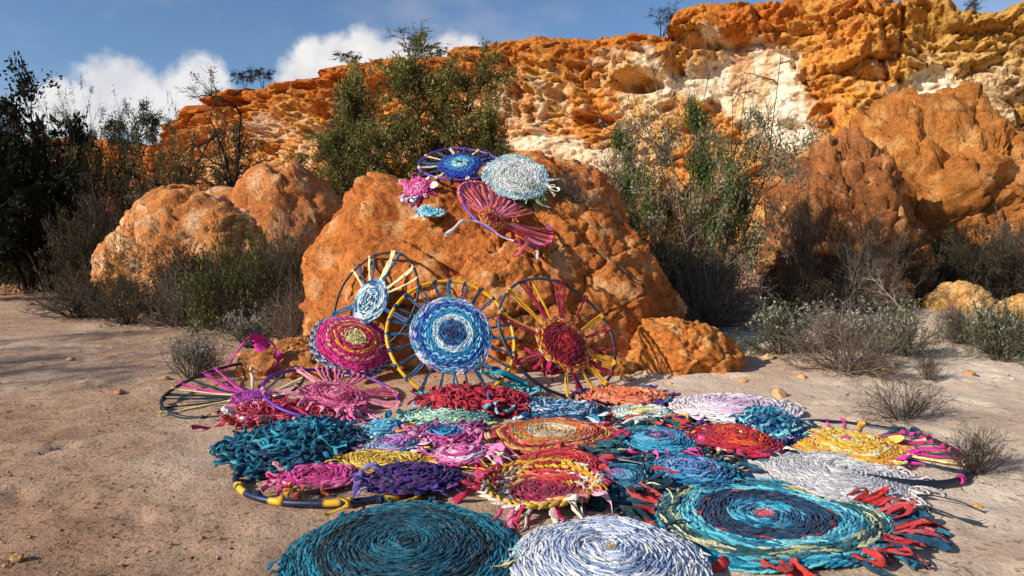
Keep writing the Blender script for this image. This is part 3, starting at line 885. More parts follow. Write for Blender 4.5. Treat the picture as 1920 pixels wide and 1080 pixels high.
# ---- frames
def ground_frame(x0, x1, y0, y1, z0):
    zc = gz1(*on_z((x0 + x1) / 2, (y0 + y1) / 2, 0)[:2]) + z0
    xm = (x0 + x1) / 2
    n, f = on_z(xm, y1, zc), on_z(xm, y0, zc)
    c = (n + f) / 2
    _, pyc = project(c[None]); pyc = float(pyc[0])
    l, r = on_z(x0, pyc, zc), on_z(x1, pyc, zc)
    rx = (r[0] - l[0]) / 2; ry = np.linalg.norm(f - n) / 2
    return np.array([(l[0] + r[0]) / 2, c[1], zc]), rx, ry
class Tilt:
    """a circle seen as an ellipse: centre, major axis (px), minor/major, angle of the major axis (image, clockwise)"""
    def __init__(s, px, py, major, ratio, ang, Y=None, rest=None, off=0):
        def frame(Y):
            P = at(px, py, Y)
            v = CAM - P; dist = np.linalg.norm(v); v = v / dist
            e = RIGHT * math.cos(R(ang)) - UP * math.sin(R(ang)); e = e - v * (e @ v); e /= np.linalg.norm(e)
            m = np.cross(v, e); m = m if m @ UP > 0 else -m
            n = ratio * v + math.sqrt(max(0, 1 - ratio ** 2)) * m
            rad = major / 2 * ((P - CAM) @ FWD) / FPX
            y = np.cross(n, e)
            return P, e, y, n, rad
        if rest is not None:      # slide along the sight line until the lowest point of the circle stands on height rest
            lo, hi = 2.0, 9.0
            for _ in range(40):
                Y = (lo + hi) / 2
                P, e, y, n, rad = frame(Y)
                low = P[2] - rad * math.hypot(e[2], y[2])
                g = gz1(P[0], P[1]) + rest
                if low > g: lo = Y
                else: hi = Y
        s.P, s.e, s.y, s.n, s.r = frame(Y)
        s.P = s.P + s.n * off
        M = Matrix.Identity(4)
        for r_ in range(3):
            M[r_][0], M[r_][1], M[r_][2], M[r_][3] = s.e[r_], s.y[r_], s.n[r_], s.P[r_]
        s.M = M
    def loc(s, px, py):
        d = ray(px, py)
        t = ((s.P - CAM) @ s.n) / (d @ s.n)
        q = CAM + d * t - s.P
        return np.array([q @ s.e, q @ s.y])
def ground_thing(name, label, cat, x0, x1, y0, y1, z0=.0, rot=0):
    c, rx, ry = ground_frame(x0, x1, y0, y1, z0)
    o = thing(name, label, cat, c, 'rag rugs spread over the sand')
    return o, rx, ry
SEED = [10]
def rug(label, box, bands, z0=.0, dome=('flat', .018), wob=.03, und=.01, ring=.0102, length=.042, thick=.0052, slant=8, shag=0, fr=None, pl=None, name='woven_rug', tilt=None):
    SEED[0] += 1; sd = SEED[0]
    o, rx, ry = ground_thing(name, label, 'rug', *box, z0)
    d = Disc(rx, ry, dome, wob, und, sd)
    for bnd in bands:
        r0, r1, pl_, md = bnd[:4]
        woven(o, d, r0, r1, pl_, ring, length, thick, md, slant, shag, seed=sd)
    for f in (fr or []):
        fringe(o, d, seed=sd * 7 + len(f.get('colors', '')), **f)
    if pl: pile(o, d, seed=sd, **pl)
    if tilt: o.rotation_euler = tuple(R(v) for v in tilt)
    return o, d
TEAL = '0f5a70 127087 0d4a60 1a8096 0a3d50'
# ---- foreground
rug('large dark teal coiled rug at the bottom edge with a dark slit in its centre', (532, 985, 948, 1190),
    [(.0, .05, '1b2a2c 123038', 'mix'), (.05, .30, '0d5468 11637a 0a4356 17758c', 'run'), (.30, .62, '0c4f63 106078 0a3c4e', 'run'), (.62, .70, '1a3a44 0b3442', 'run'), (.70, 1.0, '0f6078 157a92 0c4a5e 1a8aa0', 'run')],
    dome=('dome', .055), ring=.0085, length=.034, thick=.0042, slant=6, wob=.02, fr=[dict(count=9, colors='0d5468 11708a', L=(.03, .08), w=.018, arc=(60, 200), loops=.3)])
rug('white and pale blue coiled rug at the bottom edge with a tiny yellow centre', (958, 1328, 976, 1190),
    [(.0, .05, 'e0c070 d8b860', 'mix'), (.05, .58, 'a4b6da c8d2e8 e2e7f1 8fa6d0 eef0f5', 'run'), (.58, .80, 'c8d3ea e8ecf4 a8bade f0f2f7', 'run'), (.80, 1.0, 'e0e6f2 f2f4f8 c2cfe8 d6deee', 'run')],
    z0=.012, dome=('dome', .07), ring=.0095, length=.05, thick=.0050, slant=7, wob=.015,
    fr=[dict(count=2, colors='8fc0c4', L=(.10, .15), w=.026, arc=(165, 178), loops=0), dict(count=2, colors='d2c394 c9a060', L=(.09, .14), w=.022, arc=(170, 192), loops=0), dict(count=3, colors='8fc0c4 a8cfd0', L=(.05, .09), arc=(-60, -20))])
o, d = rug('largest turquoise and navy rug with red squares ringed round its dark centre', (1205, 1660, 903, 1078),
    [(.0, .08, 'd45a6a d8707c', 'mix'), (.08, .30, '1d7fa6 2b9cc0 124a70 58b8d2', 'mix'), (.30, .50, '14395c 0f2f4c 1a4a70', 'run'), (.50, .54, 'c63a3a 14395c 14395c 14395c', 'alt'), (.54, .70, '2fa3c0 63c6d6 1b7ea0 8ad8e0', 'run'),
     (.70, .86, '1e5a66 b7b98a 2a7884 17464f d2cda0', 'run'), (.86, 1.0, '1a90b4 3fb6cc 14607e 6fd0da', 'run')],
    dome=('flat', .022), ring=.0108, length=.042, thick=.0055, slant=12,
    fr=[dict(count=22, colors='b8272a c7363a 9c1f26 d05a60', L=(.08, .2), w=.03, arc=(-50, 20), loops=.5, lift=.05), dict(count=11, colors='12314e 1b4a68 206a86', L=(.10, .20), w=.036, arc=(-60, 10), loops=.4, lift=.04),
        dict(count=16, colors='c23a34 b02a2c d0524c', L=(.10, .20), w=.034, arc=(70, 190), loops=.6, lift=.05), dict(count=8, colors='16405e c23a34', L=(.08, .16), w=.034, arc=(200, 300), loops=.3)])
tagp = np.array([(-.035, -.03), (.035, -.03), (.035, .03), (-.035, .03)])
th_ = R(72); q = d.point(np.array([.97]), np.array([th_]))[0]
tv = np.concatenate([np.column_stack([tagp + q[:2], np.full(4, q[2] + .018)]), np.column_stack([tagp + q[:2], np.full(4, q[2] + .014)])])
link('cloth_tag', make_mesh('cloth_tag', tv, np.array([[0, 1, 2, 3], [7, 6, 5, 4], [0, 4, 5, 1], [1, 5, 6, 2], [2, 6, 7, 3], [3, 7, 4, 0]]), M_STRIP, np.repeat(hexc('e6cfcc')[None], 8, 0), False), o)
rug('white and pale grey coiled rug with frayed cotton edge on the right', (1432, 1706, 852, 955),
    [(.0, .42, 'd8d4d0 c3c0c2 aeb2ba e6e2dc', 'run'), (.42, .8, 'dedad6 c9c6ca b4b4c0', 'run'), (.8, 1.0, 'e6e0da d0cacb bdbac2', 'run')], z0=.01, dome=('dome', .05), ring=.0105, length=.036, thick=.0058, slant=10,
    fr=[dict(count=26, colors='e3d9d2 d4c6c4 cfc6c6', L=(.05, .12), w=.026, arc=(-70, 40)), dict(count=3, colors='22343e', L=(.18, .26), w=.016, arc=(-60, -20), loops=0), dict(count=5, colors='d8cfc8', L=(.06, .1), arc=(140, 200))])
rug('basket-like rug with maroon centre and thick yellow, white and crimson rim', (897, 1132, 886, 980),
    [(.0, .52, '8a1f42 a02850 741838 b03058', 'mix'), (.52, .60, 'c88a3c e0b860 d8d0b8 8a1f42', 'run'), (.60, .80, 'd8c8b0 a83048 e0a040 e8dcc8 b02a40', 'run'), (.80, 1.0, 'e2b23c d89028 c03048 ece0cc e8b848', 'run')],
    dome=('bowl', .07), ring=.016, length=.045, thick=.010, slant=32,
    fr=[dict(count=16, colors='c02850 d85080 a01c3c e080a0', L=(.05, .13), w=.024, arc=(130, 260), loops=.5, lift=.05), dict(count=12, colors='d0c4bc d870a0 e0a8b8 c02850', L=(.05, .12), w=.022, arc=(-90, 20), loops=.5, lift=.05), dict(count=5, colors='e0d6c0 a01c3c', L=(.08, .12), w=.024, arc=(255, 300), loops=0)])
# ---- left cluster on the sand
o, d = rug('shaggy teal rug of heaped rag strips on the far left of the spread', (432, 668, 797, 890),
    [(.0, .6, '1c7390 2a8aa6 0f4a63 3fa2b8', 'mix'), (.6, 1.0, '0f4a63 135c78 1c7390 0b3a50', 'mix')], z0=.015, dome=('dome', .07), shag=.8, ring=.017, length=.04, thick=.011, wob=.08,
    pl=dict(count=80, L=(.1, .26), colors='0f5570 13708c 0b3f56 1d86a0 2a93a8 154a70', height=.045, w=.024), fr=[dict(count=26, colors='0f5570 13708c 0b3f56 4aa0ae 1a4a80', L=(.05, .11), w=.034, arc=(150, 330), loops=.6, lift=.05)])
rug('bright pink coiled rug inside the navy and yellow banded hoop', (512, 672, 878, 926),
    [(.0, .45, 'c02a7a d04a8c a81e64', 'run'), (.45, .8, 'd83a90 c8247c e060a4', 'run'), (.8, 1.0, 'e0709c d84884 e8a0b0', 'run')], z0=.012, dome=('flat', .02), ring=.016,
    fr=[dict(count=10, colors='e05890 d83a80 e8a0a8', L=(.05, .1), w=.024, arc=(120, 260)), dict(count=4, colors='e0a030 d8683a', L=(.04, .08), arc=(240, 300))])
rug('deep purple coiled rug with a white cord edge in front of the yellow strips', (678, 876, 877, 938),
    [(.0, .5, '3a2870 4a2f80 5a2868 2c2260', 'mix'), (.5, .94, '33246a 46307c 281f58 5c2c6c', 'mix')], z0=.02, dome=('dome', .045), ring=.0135, length=.028, thick=.009, shag=.35,
    fr=[dict(count=12, colors='4a3484 6a58a0 8a80b4', L=(.04, .11), w=.03, arc=(130, 230), lift=.05), dict(count=6, colors='5a3a80 3a2870', L=(.05, .08), arc=(250, 330))])
rug('flat yellow rug with long yellow strips trailing right behind the purple rug', (636, 800, 850, 892),
    [(.0, .5, 'dcb040 e6c258 c89a30', 'run'), (.5, 1.0, 'e0b848 ecca68 cfa038', 'run')], z0=.004, dome=('flat', .016), ring=.014,
    fr=[dict(count=9, colors='e0b040 d8a028 e8c050', L=(.22, .42), w=.022, arc=(-30, 8), loops=0), dict(count=4, colors='e0b040', L=(.06, .1), arc=(60, 200))])
rug('small sky blue coiled rug with a torn edge behind the shaggy teal one', (686, 757, 792, 822), [(.0, .5, '2a7fb0 4aa4cc 8fd0dc', 'mix'), (.5, 1.0, '2070a0 3a96c0 68bcd0', 'run')], z0=.012, dome=('dome', .03), ring=.016,
    fr=[dict(count=12, colors='2070a0 d84060 e8e0d8 e0a040 5ab0c8', L=(.04, .10), w=.024)])
rug('mint, white and violet banded rug between the yellow and the sky blue ones', (682, 792, 820, 862), [(.0, .35, 'b070b8 c890cc', 'run'), (.35, .7, 'd8b0d8 a860b0 6aa8c8', 'run'), (.7, 1.0, 'cfe8dc 9fd0cc e8f0e8 3a8aa0', 'run')], z0=.014, dome=('dome', .03),
    fr=[dict(count=16, colors='d890c0 c060a0 e8c8d8 2a7890', L=(.04, .10), w=.024)])
rug('pink rug with a bright blue middle, all edges knotted', (772, 902, 800, 842), [(.0, .30, '2a8cc0 4aaad4 1f70a8', 'mix'), (.30, .52, '3a9ccc 2f6fa8 7a60b0', 'run'), (.52, 1.0, 'd060a0 c04890 e088b8 a03a80', 'run')], z0=.014, dome=('flat', .022), shag=.3,
    fr=[dict(count=26, colors='d060a0 e080b0 b83a80 8a3a78 e8a0c0', L=(.05, .12), w=.026, lift=.04)])
rug('pink and white spiral rug in front of the blue-centred pink one', (806, 924, 835, 880), [(.0, .25, 'd84a98 e888bc', 'run'), (.25, .45, 'f0c0d8 e06aa8', 'run'), (.45, .6, 'd04090 b83080', 'run'), (.6, .8, 'f0d8e0 e090bc', 'run'), (.8, 1.0, 'e070b0 d858a0', 'run')], z0=.02, dome=('dome', .03), ring=.015,
    fr=[dict(count=9, colors='e86aa0 f088b8 d84a90', L=(.05, .12), w=.045, arc=(-60, 60), lift=.05), dict(count=7, colors='2a5560 d8c8a8 e0b040', L=(.06, .14), w=.022, arc=(-50, 10)), dict(count=8, colors='e070b0 c84890', L=(.04, .1), arc=(120, 260))])
rug('pale mint green rug behind the pink ones, edge of lemon knots', (742, 930, 770, 806), [(.0, .4, 'b8e0c8 d8ecc8 8fccc0', 'run'), (.4, .75, 'a0d8c4 e0ecb8 78bcb8', 'mix'), (.75, 1.0, '6ab4b4 b8e0d0 2a7078', 'mix')], z0=.008, dome=('dome', .04), shag=.35,
    fr=[dict(count=16, colors='1f5f68 9fd4c4 e0dc80 2a8080', L=(.05, .12), w=.026)])
o, d = rug('ragged crimson rug with pale blue scraps below the yellow hoop', (790, 990, 735, 780), [(.0, .5, 'b01c3a c82c44 8a1430', 'mix'), (.5, 1.0, 'a01834 b82440 d03a48', 'mix')], z0=.01, dome=('dome', .06), shag=.9, wob=.08, ring=.018, thick=.011,
    pl=dict(count=46, colors='b01c3a c0283e 901430 d0404c 7ab0cc', height=.05, w=.022, L=(.12, .3)), fr=[dict(count=20, colors='a81a38 c02c44 8a1430 6aa4c4', L=(.06, .16), w=.032, lift=.06)])
rug('rose and maroon rag rug with white tufts under the purple hoop', (442, 642, 760, 806), [(.0, .5, 'a82048 c03058 881838', 'mix'), (.5, 1.0, 'c83860 a01c40 e06a78', 'mix')], z0=.004, dome=('flat', .025), shag=.7,
    pl=dict(count=26, colors='c03058 d85078 a01c44', height=.05), fr=[dict(count=26, colors='e06a80 e8e0dc d04a40 f0a0a8 c03058', L=(.06, .14), w=.036, arc=(130, 300), lift=.05)])
# ---- middle
rug('kidney-shaped rug of many orange, cream, red and green rings', (908, 1156, 789, 860),
    [(.0, .14, 'dcb488 c89868', 'run'), (.14, .30, 'e0c49c d0a070 b8b098', 'run'), (.30, .38, '9a9a88 d8c0a0', 'run'), (.38, .48, 'e08040 d86a38', 'ring'), (.48, .56, '7a8a3c 98983c d07040', 'run'), (.56, .66, 'd86a48 c8503c e8a090', 'run'), (.66, .74, 'a03030 8a2830', 'ring'),
     (.74, .82, 'd89048 e0a858', 'ring'), (.82, .92, 'b83c38 d05a48 8a2a30', 'run'), (.92, 1.0, 'e0a860 c86a40 d8c0a0', 'run')], z0=.016, dome=('dome', .035), ring=.0125, length=.032, thick=.0085, wob=.09,
    fr=[dict(count=6, colors='d84080 c02858', L=(.05, .1), arc=(-40, 40)), dict(count=8, colors='1f4a56 26606a', L=(.08, .2), w=.026, arc=(-70, 0))])
rug('small scarlet coiled rug behind the basket-like maroon one', (966, 1132, 850, 914), [(.0, .5, 'cc2a34 d84448 b81e2c', 'run'), (.5, 1.0, 'd83a3c c42832 e86a60', 'run')], z0=.008, dome=('flat', .03), ring=.015,
    fr=[dict(count=10, colors='d84448 b81e50 e05a80', L=(.05, .12), w=.026), dict(count=3, colors='8a8f94', L=(.2, .3), w=.012, arc=(-10, 40), loops=0)])
rug('blue and white ragged oval rug below the turquoise cloth tail', (956, 1142, 758, 795), [(.0, .4, '2a6a9a 8fb8d4 d0dce8 1a4a78', 'run'), (.4, .75, '1f5a8a 6aa0c4 dfe6ee', 'run'), (.75, 1.0, '1a4a70 2a7aa0 14385a', 'mix')], z0=.01, dome=('dome', .05), shag=.5,
    fr=[dict(count=22, colors='1a5080 2a90b0 d04048 e0e4ea 1f3f60', L=(.05, .13), w=.026)])
rug('orange and salmon rug edged with deep purple strips beside the navy hoop', (1082, 1256, 731, 768), [(.0, .5, 'e07a4a e8906a d8683a', 'mix'), (.5, 1.0, 'e8825a f0a078 dc6a48', 'mix')], z0=.008, dome=('dome', .03), shag=.3, ring=.02, thick=.012,
    fr=[dict(count=26, colors='3a2060 4a2c78 2c1a50 1f7098', L=(.04, .12), w=.03, lift=.05)])
rug('cream and lemon rug beside the white and lilac one', (1142, 1262, 764, 794), [(.0, .4, 'd8d078 e8e4b0', 'run'), (.4, 1.0, 'e8e8dc d4dcd0 c0d0cc', 'run')], z0=.006, dome=('flat', .02), fr=[dict(count=14, colors='2a6a70 e8e4d8 1f5058 e06040', L=(.06, .16), w=.024, arc=(180, 360))])
rug('white and lilac quilt-like rug at the back right of the spread', (1258, 1496, 745, 798), [(.0, .3, 'd0a8cc e0c4dc b898c4', 'run'), (.3, .7, 'e8d0e0 d8b8d4 f0e4ea', 'run'), (.7, 1.0, 'f0e6e6 e4d0d8 f4eeee', 'run')], z0=.012, dome=('dome', .05), ring=.018, length=.06, slant=8,
    fr=[dict(count=4, colors='f0e6e6', L=(.05, .09), arc=(0, 50))])
rug('turquoise coiled rug with a dark ring and pink dot in its centre', (1152, 1310, 805, 864), [(.0, .10, 'd04890 e070a8', 'mix'), (.10, .26, '16506e 1f6a88', 'mix'), (.26, .5, '2a96bc 58b8d4 9a80c0', 'mix'), (.5, 1.0, '1f8ab4 3aa6c8 167098 60bcd4', 'run')], z0=.014, dome=('dome', .04), ring=.0145,
    fr=[dict(count=20, colors='d0408c e060a4 b82c78 2a7088', L=(.05, .12), w=.024, arc=(190, 380), lift=.04), dict(count=5, colors='d84890', L=(.05, .1), arc=(150, 190))])
rug('crimson and scarlet disc rug with a cream bead in the middle', (1310, 1466, 804, 860), [(.0, .06, 'f0dcb0', 'mix'), (.06, .35, 'b01828 d83a20 8a1428', 'mix'), (.35, .62, 'd84420 b01c2c e06028', 'run'), (.62, .8, 'a8142c c01c34', 'ring'), (.8, 1.0, 'c41838 d83078 b01030', 'alt')], z0=.018, dome=('dome', .05), ring=.017,
    fr=[dict(count=5, colors='a81430 5a2a78', L=(.05, .09), arc=(90, 180)), dict(count=8, colors='e4dcc4 1f2a34 2a4a50', L=(.08, .18), w=.022, arc=(200, 340), lift=.02)])
rug('shaggy blue and mint rug behind the crimson disc', (1386, 1502, 784, 830), [(.0, .6, '2a8ab0 60b4c8 1a5a88', 'mix'), (.6, 1.0, '1f6a98 8fd0d0 14407a', 'mix')], z0=.01, dome=('dome', .07), shag=.9, thick=.011,
    pl=dict(count=34, colors='2a8ab0 1a5a88 6abcc8 14386a b880c0', height=.06, w=.024, L=(.08, .2)), fr=[dict(count=14, colors='2a8ab0 9ad4d4 1a4a80 d8d070 c070b8', L=(.05, .12), w=.026)])
rug('mid blue coiled rug behind the red ribbons of the largest rug', (1200, 1388, 860, 932), [(.0, .3, '7a90cc 5a88c0 2a78b0', 'mix'), (.3, .65, '2a88bc 4a9ccc 1f6a9c 8aa8d8', 'run'), (.65, 1.0, '1a6a98 2a90b8 124a74', 'run')], z0=.012, dome=('dome', .045), ring=.0145, shag=.15,
    fr=[dict(count=14, colors='124a74 1a6a90 0f3454 2a90b0', L=(.06, .14), w=.026)])
rug('small teal and plum rug between the maroon basket rug and the mid blue one', (1090, 1228, 878, 932), [(.0, .4, '3a96c0 6ab0d0 a070b0', 'run'), (.4, .8, '1f6a90 2a88a8 124a68', 'run'), (.8, 1.0, '2a8cb4 70c0d0 174a66', 'run')], z0=.006, dome=('flat', .028), wob=.07,
    fr=[dict(count=7, colors='8a1f58 a02c68', L=(.06, .12), arc=(120, 200)), dict(count=18, colors='123c50 1a5064 d8dca8 0f3040', L=(.06, .16), w=.028, arc=(200, 340), lift=.04)])
# ---- rings of cloth strips on the ground: dark teal scraps between the rugs
def scrap(label, box, colors, count, seed):
    o, rx, ry = ground_thing('cloth_scraps', label, 'scraps', *box, .0)
    d = Disc(rx, ry, ('flat', .012), .05, .004, seed)
    pile(o, d, count, colors, w=.026, L=(.12, .34), seed=seed, height=.03, rmax=.9)
scrap('loose dark teal cloth strips between the orange ring rug and the turquoise coiled rug', (1110, 1300, 785, 812), '1a5a64 134650 2a7078 4a2a80 d84a30 e8e4dc', 34, 71)
scrap('tangle of dark green cloth strips under the front of the turquoise coiled rug', (1090, 1240, 848, 880), '12343c 1a4a54 0e2830 c8c0b0 2a6068', 26, 72)
scrap('orange, red and violet strips lying between the lilac rug and the crimson disc', (1230, 1390, 784, 812), 'd84a28 c83428 5a2a88 e8e0d4 e0a030 2a6a70', 30, 73)
scrap('black and grey strips with pale beads under the front of the crimson disc', (1320, 1500, 856, 888), '1a2428 2a3a40 c8c8c0 10181c 3a6068', 26, 74)
scrap('mint and turquoise strips heaped behind the ragged crimson rug', (900, 1030, 728, 748), '6ac4bc 8fd4c4 3aa4b0 58b4b8', 26, 75)
scrap('dark teal looped strips in front of the small teal and plum rug', (1095, 1200, 925, 968), '123c48 1a4a58 0e3038 1f5a68', 24, 76)

# ---- hoops lying on the ground
GRP_H = 'hoops with woven centres'
def ground_hoop(label, hbox, dbox, colfn, z=.014, tube=.0115, tiltf=None, seg=96):
    SEED[0] += 1
    c, rx, ry = ground_frame(*hbox, .002)
    o = thing('woven_hoop', label, 'hoop', c, GRP_H)
    hoop(o, rx, tube, colfn, 0, 0, z, ry, lift=tiltf, seg=seg)
    d = None
    if dbox:
        dc, drx, dry = ground_frame(*dbox, .002)
        lz = 0 if tiltf is None else float(tiltf(np.array([math.atan2(dc[1] - c[1], dc[0] - c[0])]))[0]) * .5
        d = Disc(drx, dry, ('flat', .016), .02, .005, SEED[0], dc[0] - c[0], dc[1] - c[1])
    return o, c, rx, ry, d
def hoop_spokes(o, rx, ry, d, specs, zfn, seed):
    """specs: (angle on hoop, colour, width, tail)"""
    rg = np.random.default_rng(seed)
    for a, colr, w, tail in specs:
        a = R(a)
        b = np.array([rx * math.cos(a), ry * math.sin(a), zfn(a)])
        th = math.atan2((b[1] - d.cy) / d.ry, (b[0] - d.cx) / d.rx)
        p = d.point(np.array([.94]), np.array([th]))[0]
        spoke(o, p, b, colr, rg, w, .006, tail=tail, tangent=(-rx * math.sin(a), ry * math.cos(a), 0))
def bandcol(cols, n):
    cs = [hexc(c) for c in cols]
    return lambda t: cs[int(t / (2 * np.pi) * n) % len(cs)]
rg0 = np.random.default_rng(3)
# navy and yellow banded hoop round the pink rug
o, c, rx, ry, d = ground_hoop('navy hoop wrapped with yellow bands lying round the pink and purple rugs', (450, 860, 838, 948), None, bandcol(['142444', '101c38', '142444', 'e0ac28'], 52), tube=.016, seg=208)
for k, a in enumerate((-150, -128, -112, -97, -80, -66)):
    a = R(a); knot(o, (rx * math.cos(a), ry * math.sin(a), .016), (-rx * math.sin(a), ry * math.cos(a), 0), ['dca828', '1a2c50'][k % 2], rg0, .019, .035)
for a in (-84, -50):
    a = R(a); p = np.array([rx * math.cos(a), ry * math.sin(a), .02]); t = np.linspace(0, 1, 9)
    strip(o, np.column_stack([p[0] + .05 * np.sin(t * 4), p[1] - t * .11, .03 * (1 - t) + .01]), .03, 'e0ac24', rg0, .003)
# dark hoop with magenta ribbons
o, c, rx, ry, d = ground_hoop('dark green hoop with magenta ribbons lying at the far left of the spread', (333, 560, 706, 784), (438, 512, 736, 762), lambda t: hexc('14282c'), tiltf=lambda th: .05 * (1 + np.sin(th)))
zf = lambda a: .014 + .05 * (1 + math.sin(a))
woven(o, d, 0, .5, '8a3a98 b048a8', .014, .03, .008, 'run', seed=3); woven(o, d, .5, 1, 'c0409c 6a3088', .014, .03, .008, 'run', seed=4)
hoop_spokes(o, rx, ry, d, [(175, 'd0309c', .048, 0), (165, '14343c', .022, 0), (185, 'e0cc98', .024, 0), (196, '123038', .024, .0), (205, '14343c', .022, 0), (240, 'e0cc88', .022, .06), (225, '123038', .02, 0), (140, 'c8309c', .046, 0), (110, 'e4d8b8', .022, 0), (60, '1a4850', .022, 0), (20, 'e0cc98', .022, 0), (350, 'e8dcc0', .022, 0), (300, '1a4850', .02, .04), (275, '14343c', .022, 0), (150, 'c02a94', .048, 0)], zf, 31)
t = np.linspace(0, 1, 18)
lp = np.column_stack([-rx * .55 + .52 * t * rx + .05 * np.sin(t * 3.1), ry * .55 + .18 * t, .10 + .26 * np.sin(t * 2.6)])
strip(o, lp, .085, 'd435a4', rg0, .004, .15, 'ribbon_loop')
lp = np.column_stack([rx * .0 + .10 * np.sin(t * 3.14) + .03, ry * .75 + .05 * t, .34 - .30 * t])
strip(o, lp, .075, 'c62c98', rg0, .004, .15, 'ribbon_loop')
def surf(px, py):
    dr = ray(px, py); dr = dr / np.linalg.norm(dr)
    h = main_bvh.ray_cast(Vector(CAM), Vector(dr))
    return (np.array(h[0]), np.array(h[1])) if h[0] is not None else (at(px, py, 7), np.array([0, -.5, .8]))
def YS(px, py): return float(surf(px, py)[0][1])
# ---- circles seen tilted
def tilt_hoop(label, T, colfn, tube=.0115):
    SEED[0] += 1
    o = thing('woven_hoop', label, 'hoop', mat=T.M, group=GRP_H)
    hoop(o, T.r, tube, colfn, z=0)
    return o
def tdisc(T, px, py, rx_px, ry_px, dome=('dome', .03), wob=.015):
    c = T.loc(px, py); k = T.r
    s = ((T.P - CAM) @ FWD) / FPX
    return Disc(rx_px * s, ry_px * s, dome, wob, .003, SEED[0], c[0], c[1])
def tspokes(o, T, d, specs, seed):
    """specs: (px, py on the hoop, colour, width, count, spread in degrees)"""
    rg = np.random.default_rng(seed)
    for px, py, colr, w, n, spr in specs:
        q = T.loc(px, py); a0 = math.atan2(q[1], q[0])
        for k in range(n):
            a = a0 + R(spr) * ((k + .5) / n - .5)
            b = np.array([T.r * math.cos(a), T.r * math.sin(a), .004])
            a1 = a0 + (a - a0) * .5
            e = np.array([T.r * math.cos(a1), T.r * math.sin(a1)])
            th = math.atan2((e[1] - d.cy) / d.ry, (e[0] - d.cx) / d.rx) + R(spr) * .35 * ((k + .5) / n - .5)
            p = d.point(np.array([.95]), np.array([th]))[0]; p[2] = .012
            spoke(o, p, b, colr, rg, w, .004, tangent=(-math.sin(a), math.cos(a), 0))
def ring_specs(T, n, cols, w, cnt=1, spr=6, a0=0):
    out = []
    for k in range(n):
        a = a0 + 2 * np.pi * k / n
        P = T.P + T.e * T.r * math.cos(a) + T.y * T.r * math.sin(a)
        x, y = project(P[None])
        out.append((float(x[0]), float(y[0]), cols[k % len(cols)], w, cnt, spr))
    return out
# purple hoop with the pink disc
T = Tilt(624, 738, 250, .37, 8, rest=.0)
o = tilt_hoop('purple hoop with a pink spiral centre propped behind the shaggy teal rug', T, lambda t: hexc('5a2a90'))
d = tdisc(T, 628, 745, 60, 66)
for a, b, p_, m in ((0, .3, 'e8a0b8 d84c80', 'run'), (.3, .5, 'd04470 e878a0 b83058', 'run'), (.5, .62, 'a02850 c04070', 'run'), (.62, .85, 'e880a8 e05a8c', 'run'), (.85, 1, 'e06a94 d04478', 'run')):
    woven(o, d, a, b, p_, .012, .028, .007, m, 16, seed=41)
tspokes(o, T, d, [(505, 735, 'e890a8', .026, 2, 14), (560, 693, 'e890a8', .026, 2, 10), (600, 684, 'e080a0', .02, 3, 14), (640, 688, 'e0789c', .02, 3, 14), (680, 700, 'd86090', .02, 3, 16), (735, 735, 'e06a80', .022, 6, 26), (742, 760, 'e890a0', .024, 4, 18), (700, 778, 'e890a8', .024, 3, 16), (655, 790, 'e070a0', .02, 3, 18)], 42)
fringe(o, d, 18, 'e86a94 f090b0 d85080', (.05, .11), .03, (180, 330), 43, floor=.0, lift=.05)
# yellow hoop with the blue disc, leaning on the boulder
T_H = T = Tilt(848, 632, 242, .885, 20, rest=.0)
o = tilt_hoop('big yellow hoop with a large blue and white woven disc leaning on the boulder', T, lambda t: hexc('e0a818'), .0135)
d = tdisc(T, 847, 629, 78, 80, ('dome', .035))
for a, b, p_, m in ((0, .16, '3a4f7c 2c4068', 'mix'), (.16, .34, '2c5c90 2a4a78 3a80b0', 'alt'), (.34, .50, 'c4dce4 e0ecee a0c8dc', 'run'), (.50, .62, '2a86bc 3a9ccc', 'run'), (.62, .72, '2468b0 8fd0dc', 'alt'), (.72, .84, '2a5cb0 1f4a98 3a8cc8', 'run'), (.84, .92, 'c8bcdc 2a58a8 8fc8d8', 'alt'), (.92, 1.0, '8890c8 58b0cc d8d4e4', 'run')):
    woven(o, d, a, b, p_, .0125, .028, .0075, m, 14, seed=51)
tspokes(o, T, d, ring_specs(T, 24, ['1f4a6c', '2a5f86', '1c3f5e'], .013, 2, 3, .1), 52)
rgx = np.random.default_rng(9)
t = np.linspace(0, 1, 16)
for k, (dx, cc) in enumerate(((0, '2090a8'), (.02, '1f6c98'), (-.02, '6cc8c4'))):
    s0 = T.loc(890, 700); s1 = T.loc(980, 722)
    lp = np.column_stack([s0[0] + (s1[0] - s0[0]) * t + .03 * np.sin(t * 7 + k), s0[1] + (s1[1] - s0[1]) * t + dx, .04 + .08 * np.sin(t * 3 + k)])
    strip(o, lp, .034, cc, rgx, .005, .2, 'cloth_tail')
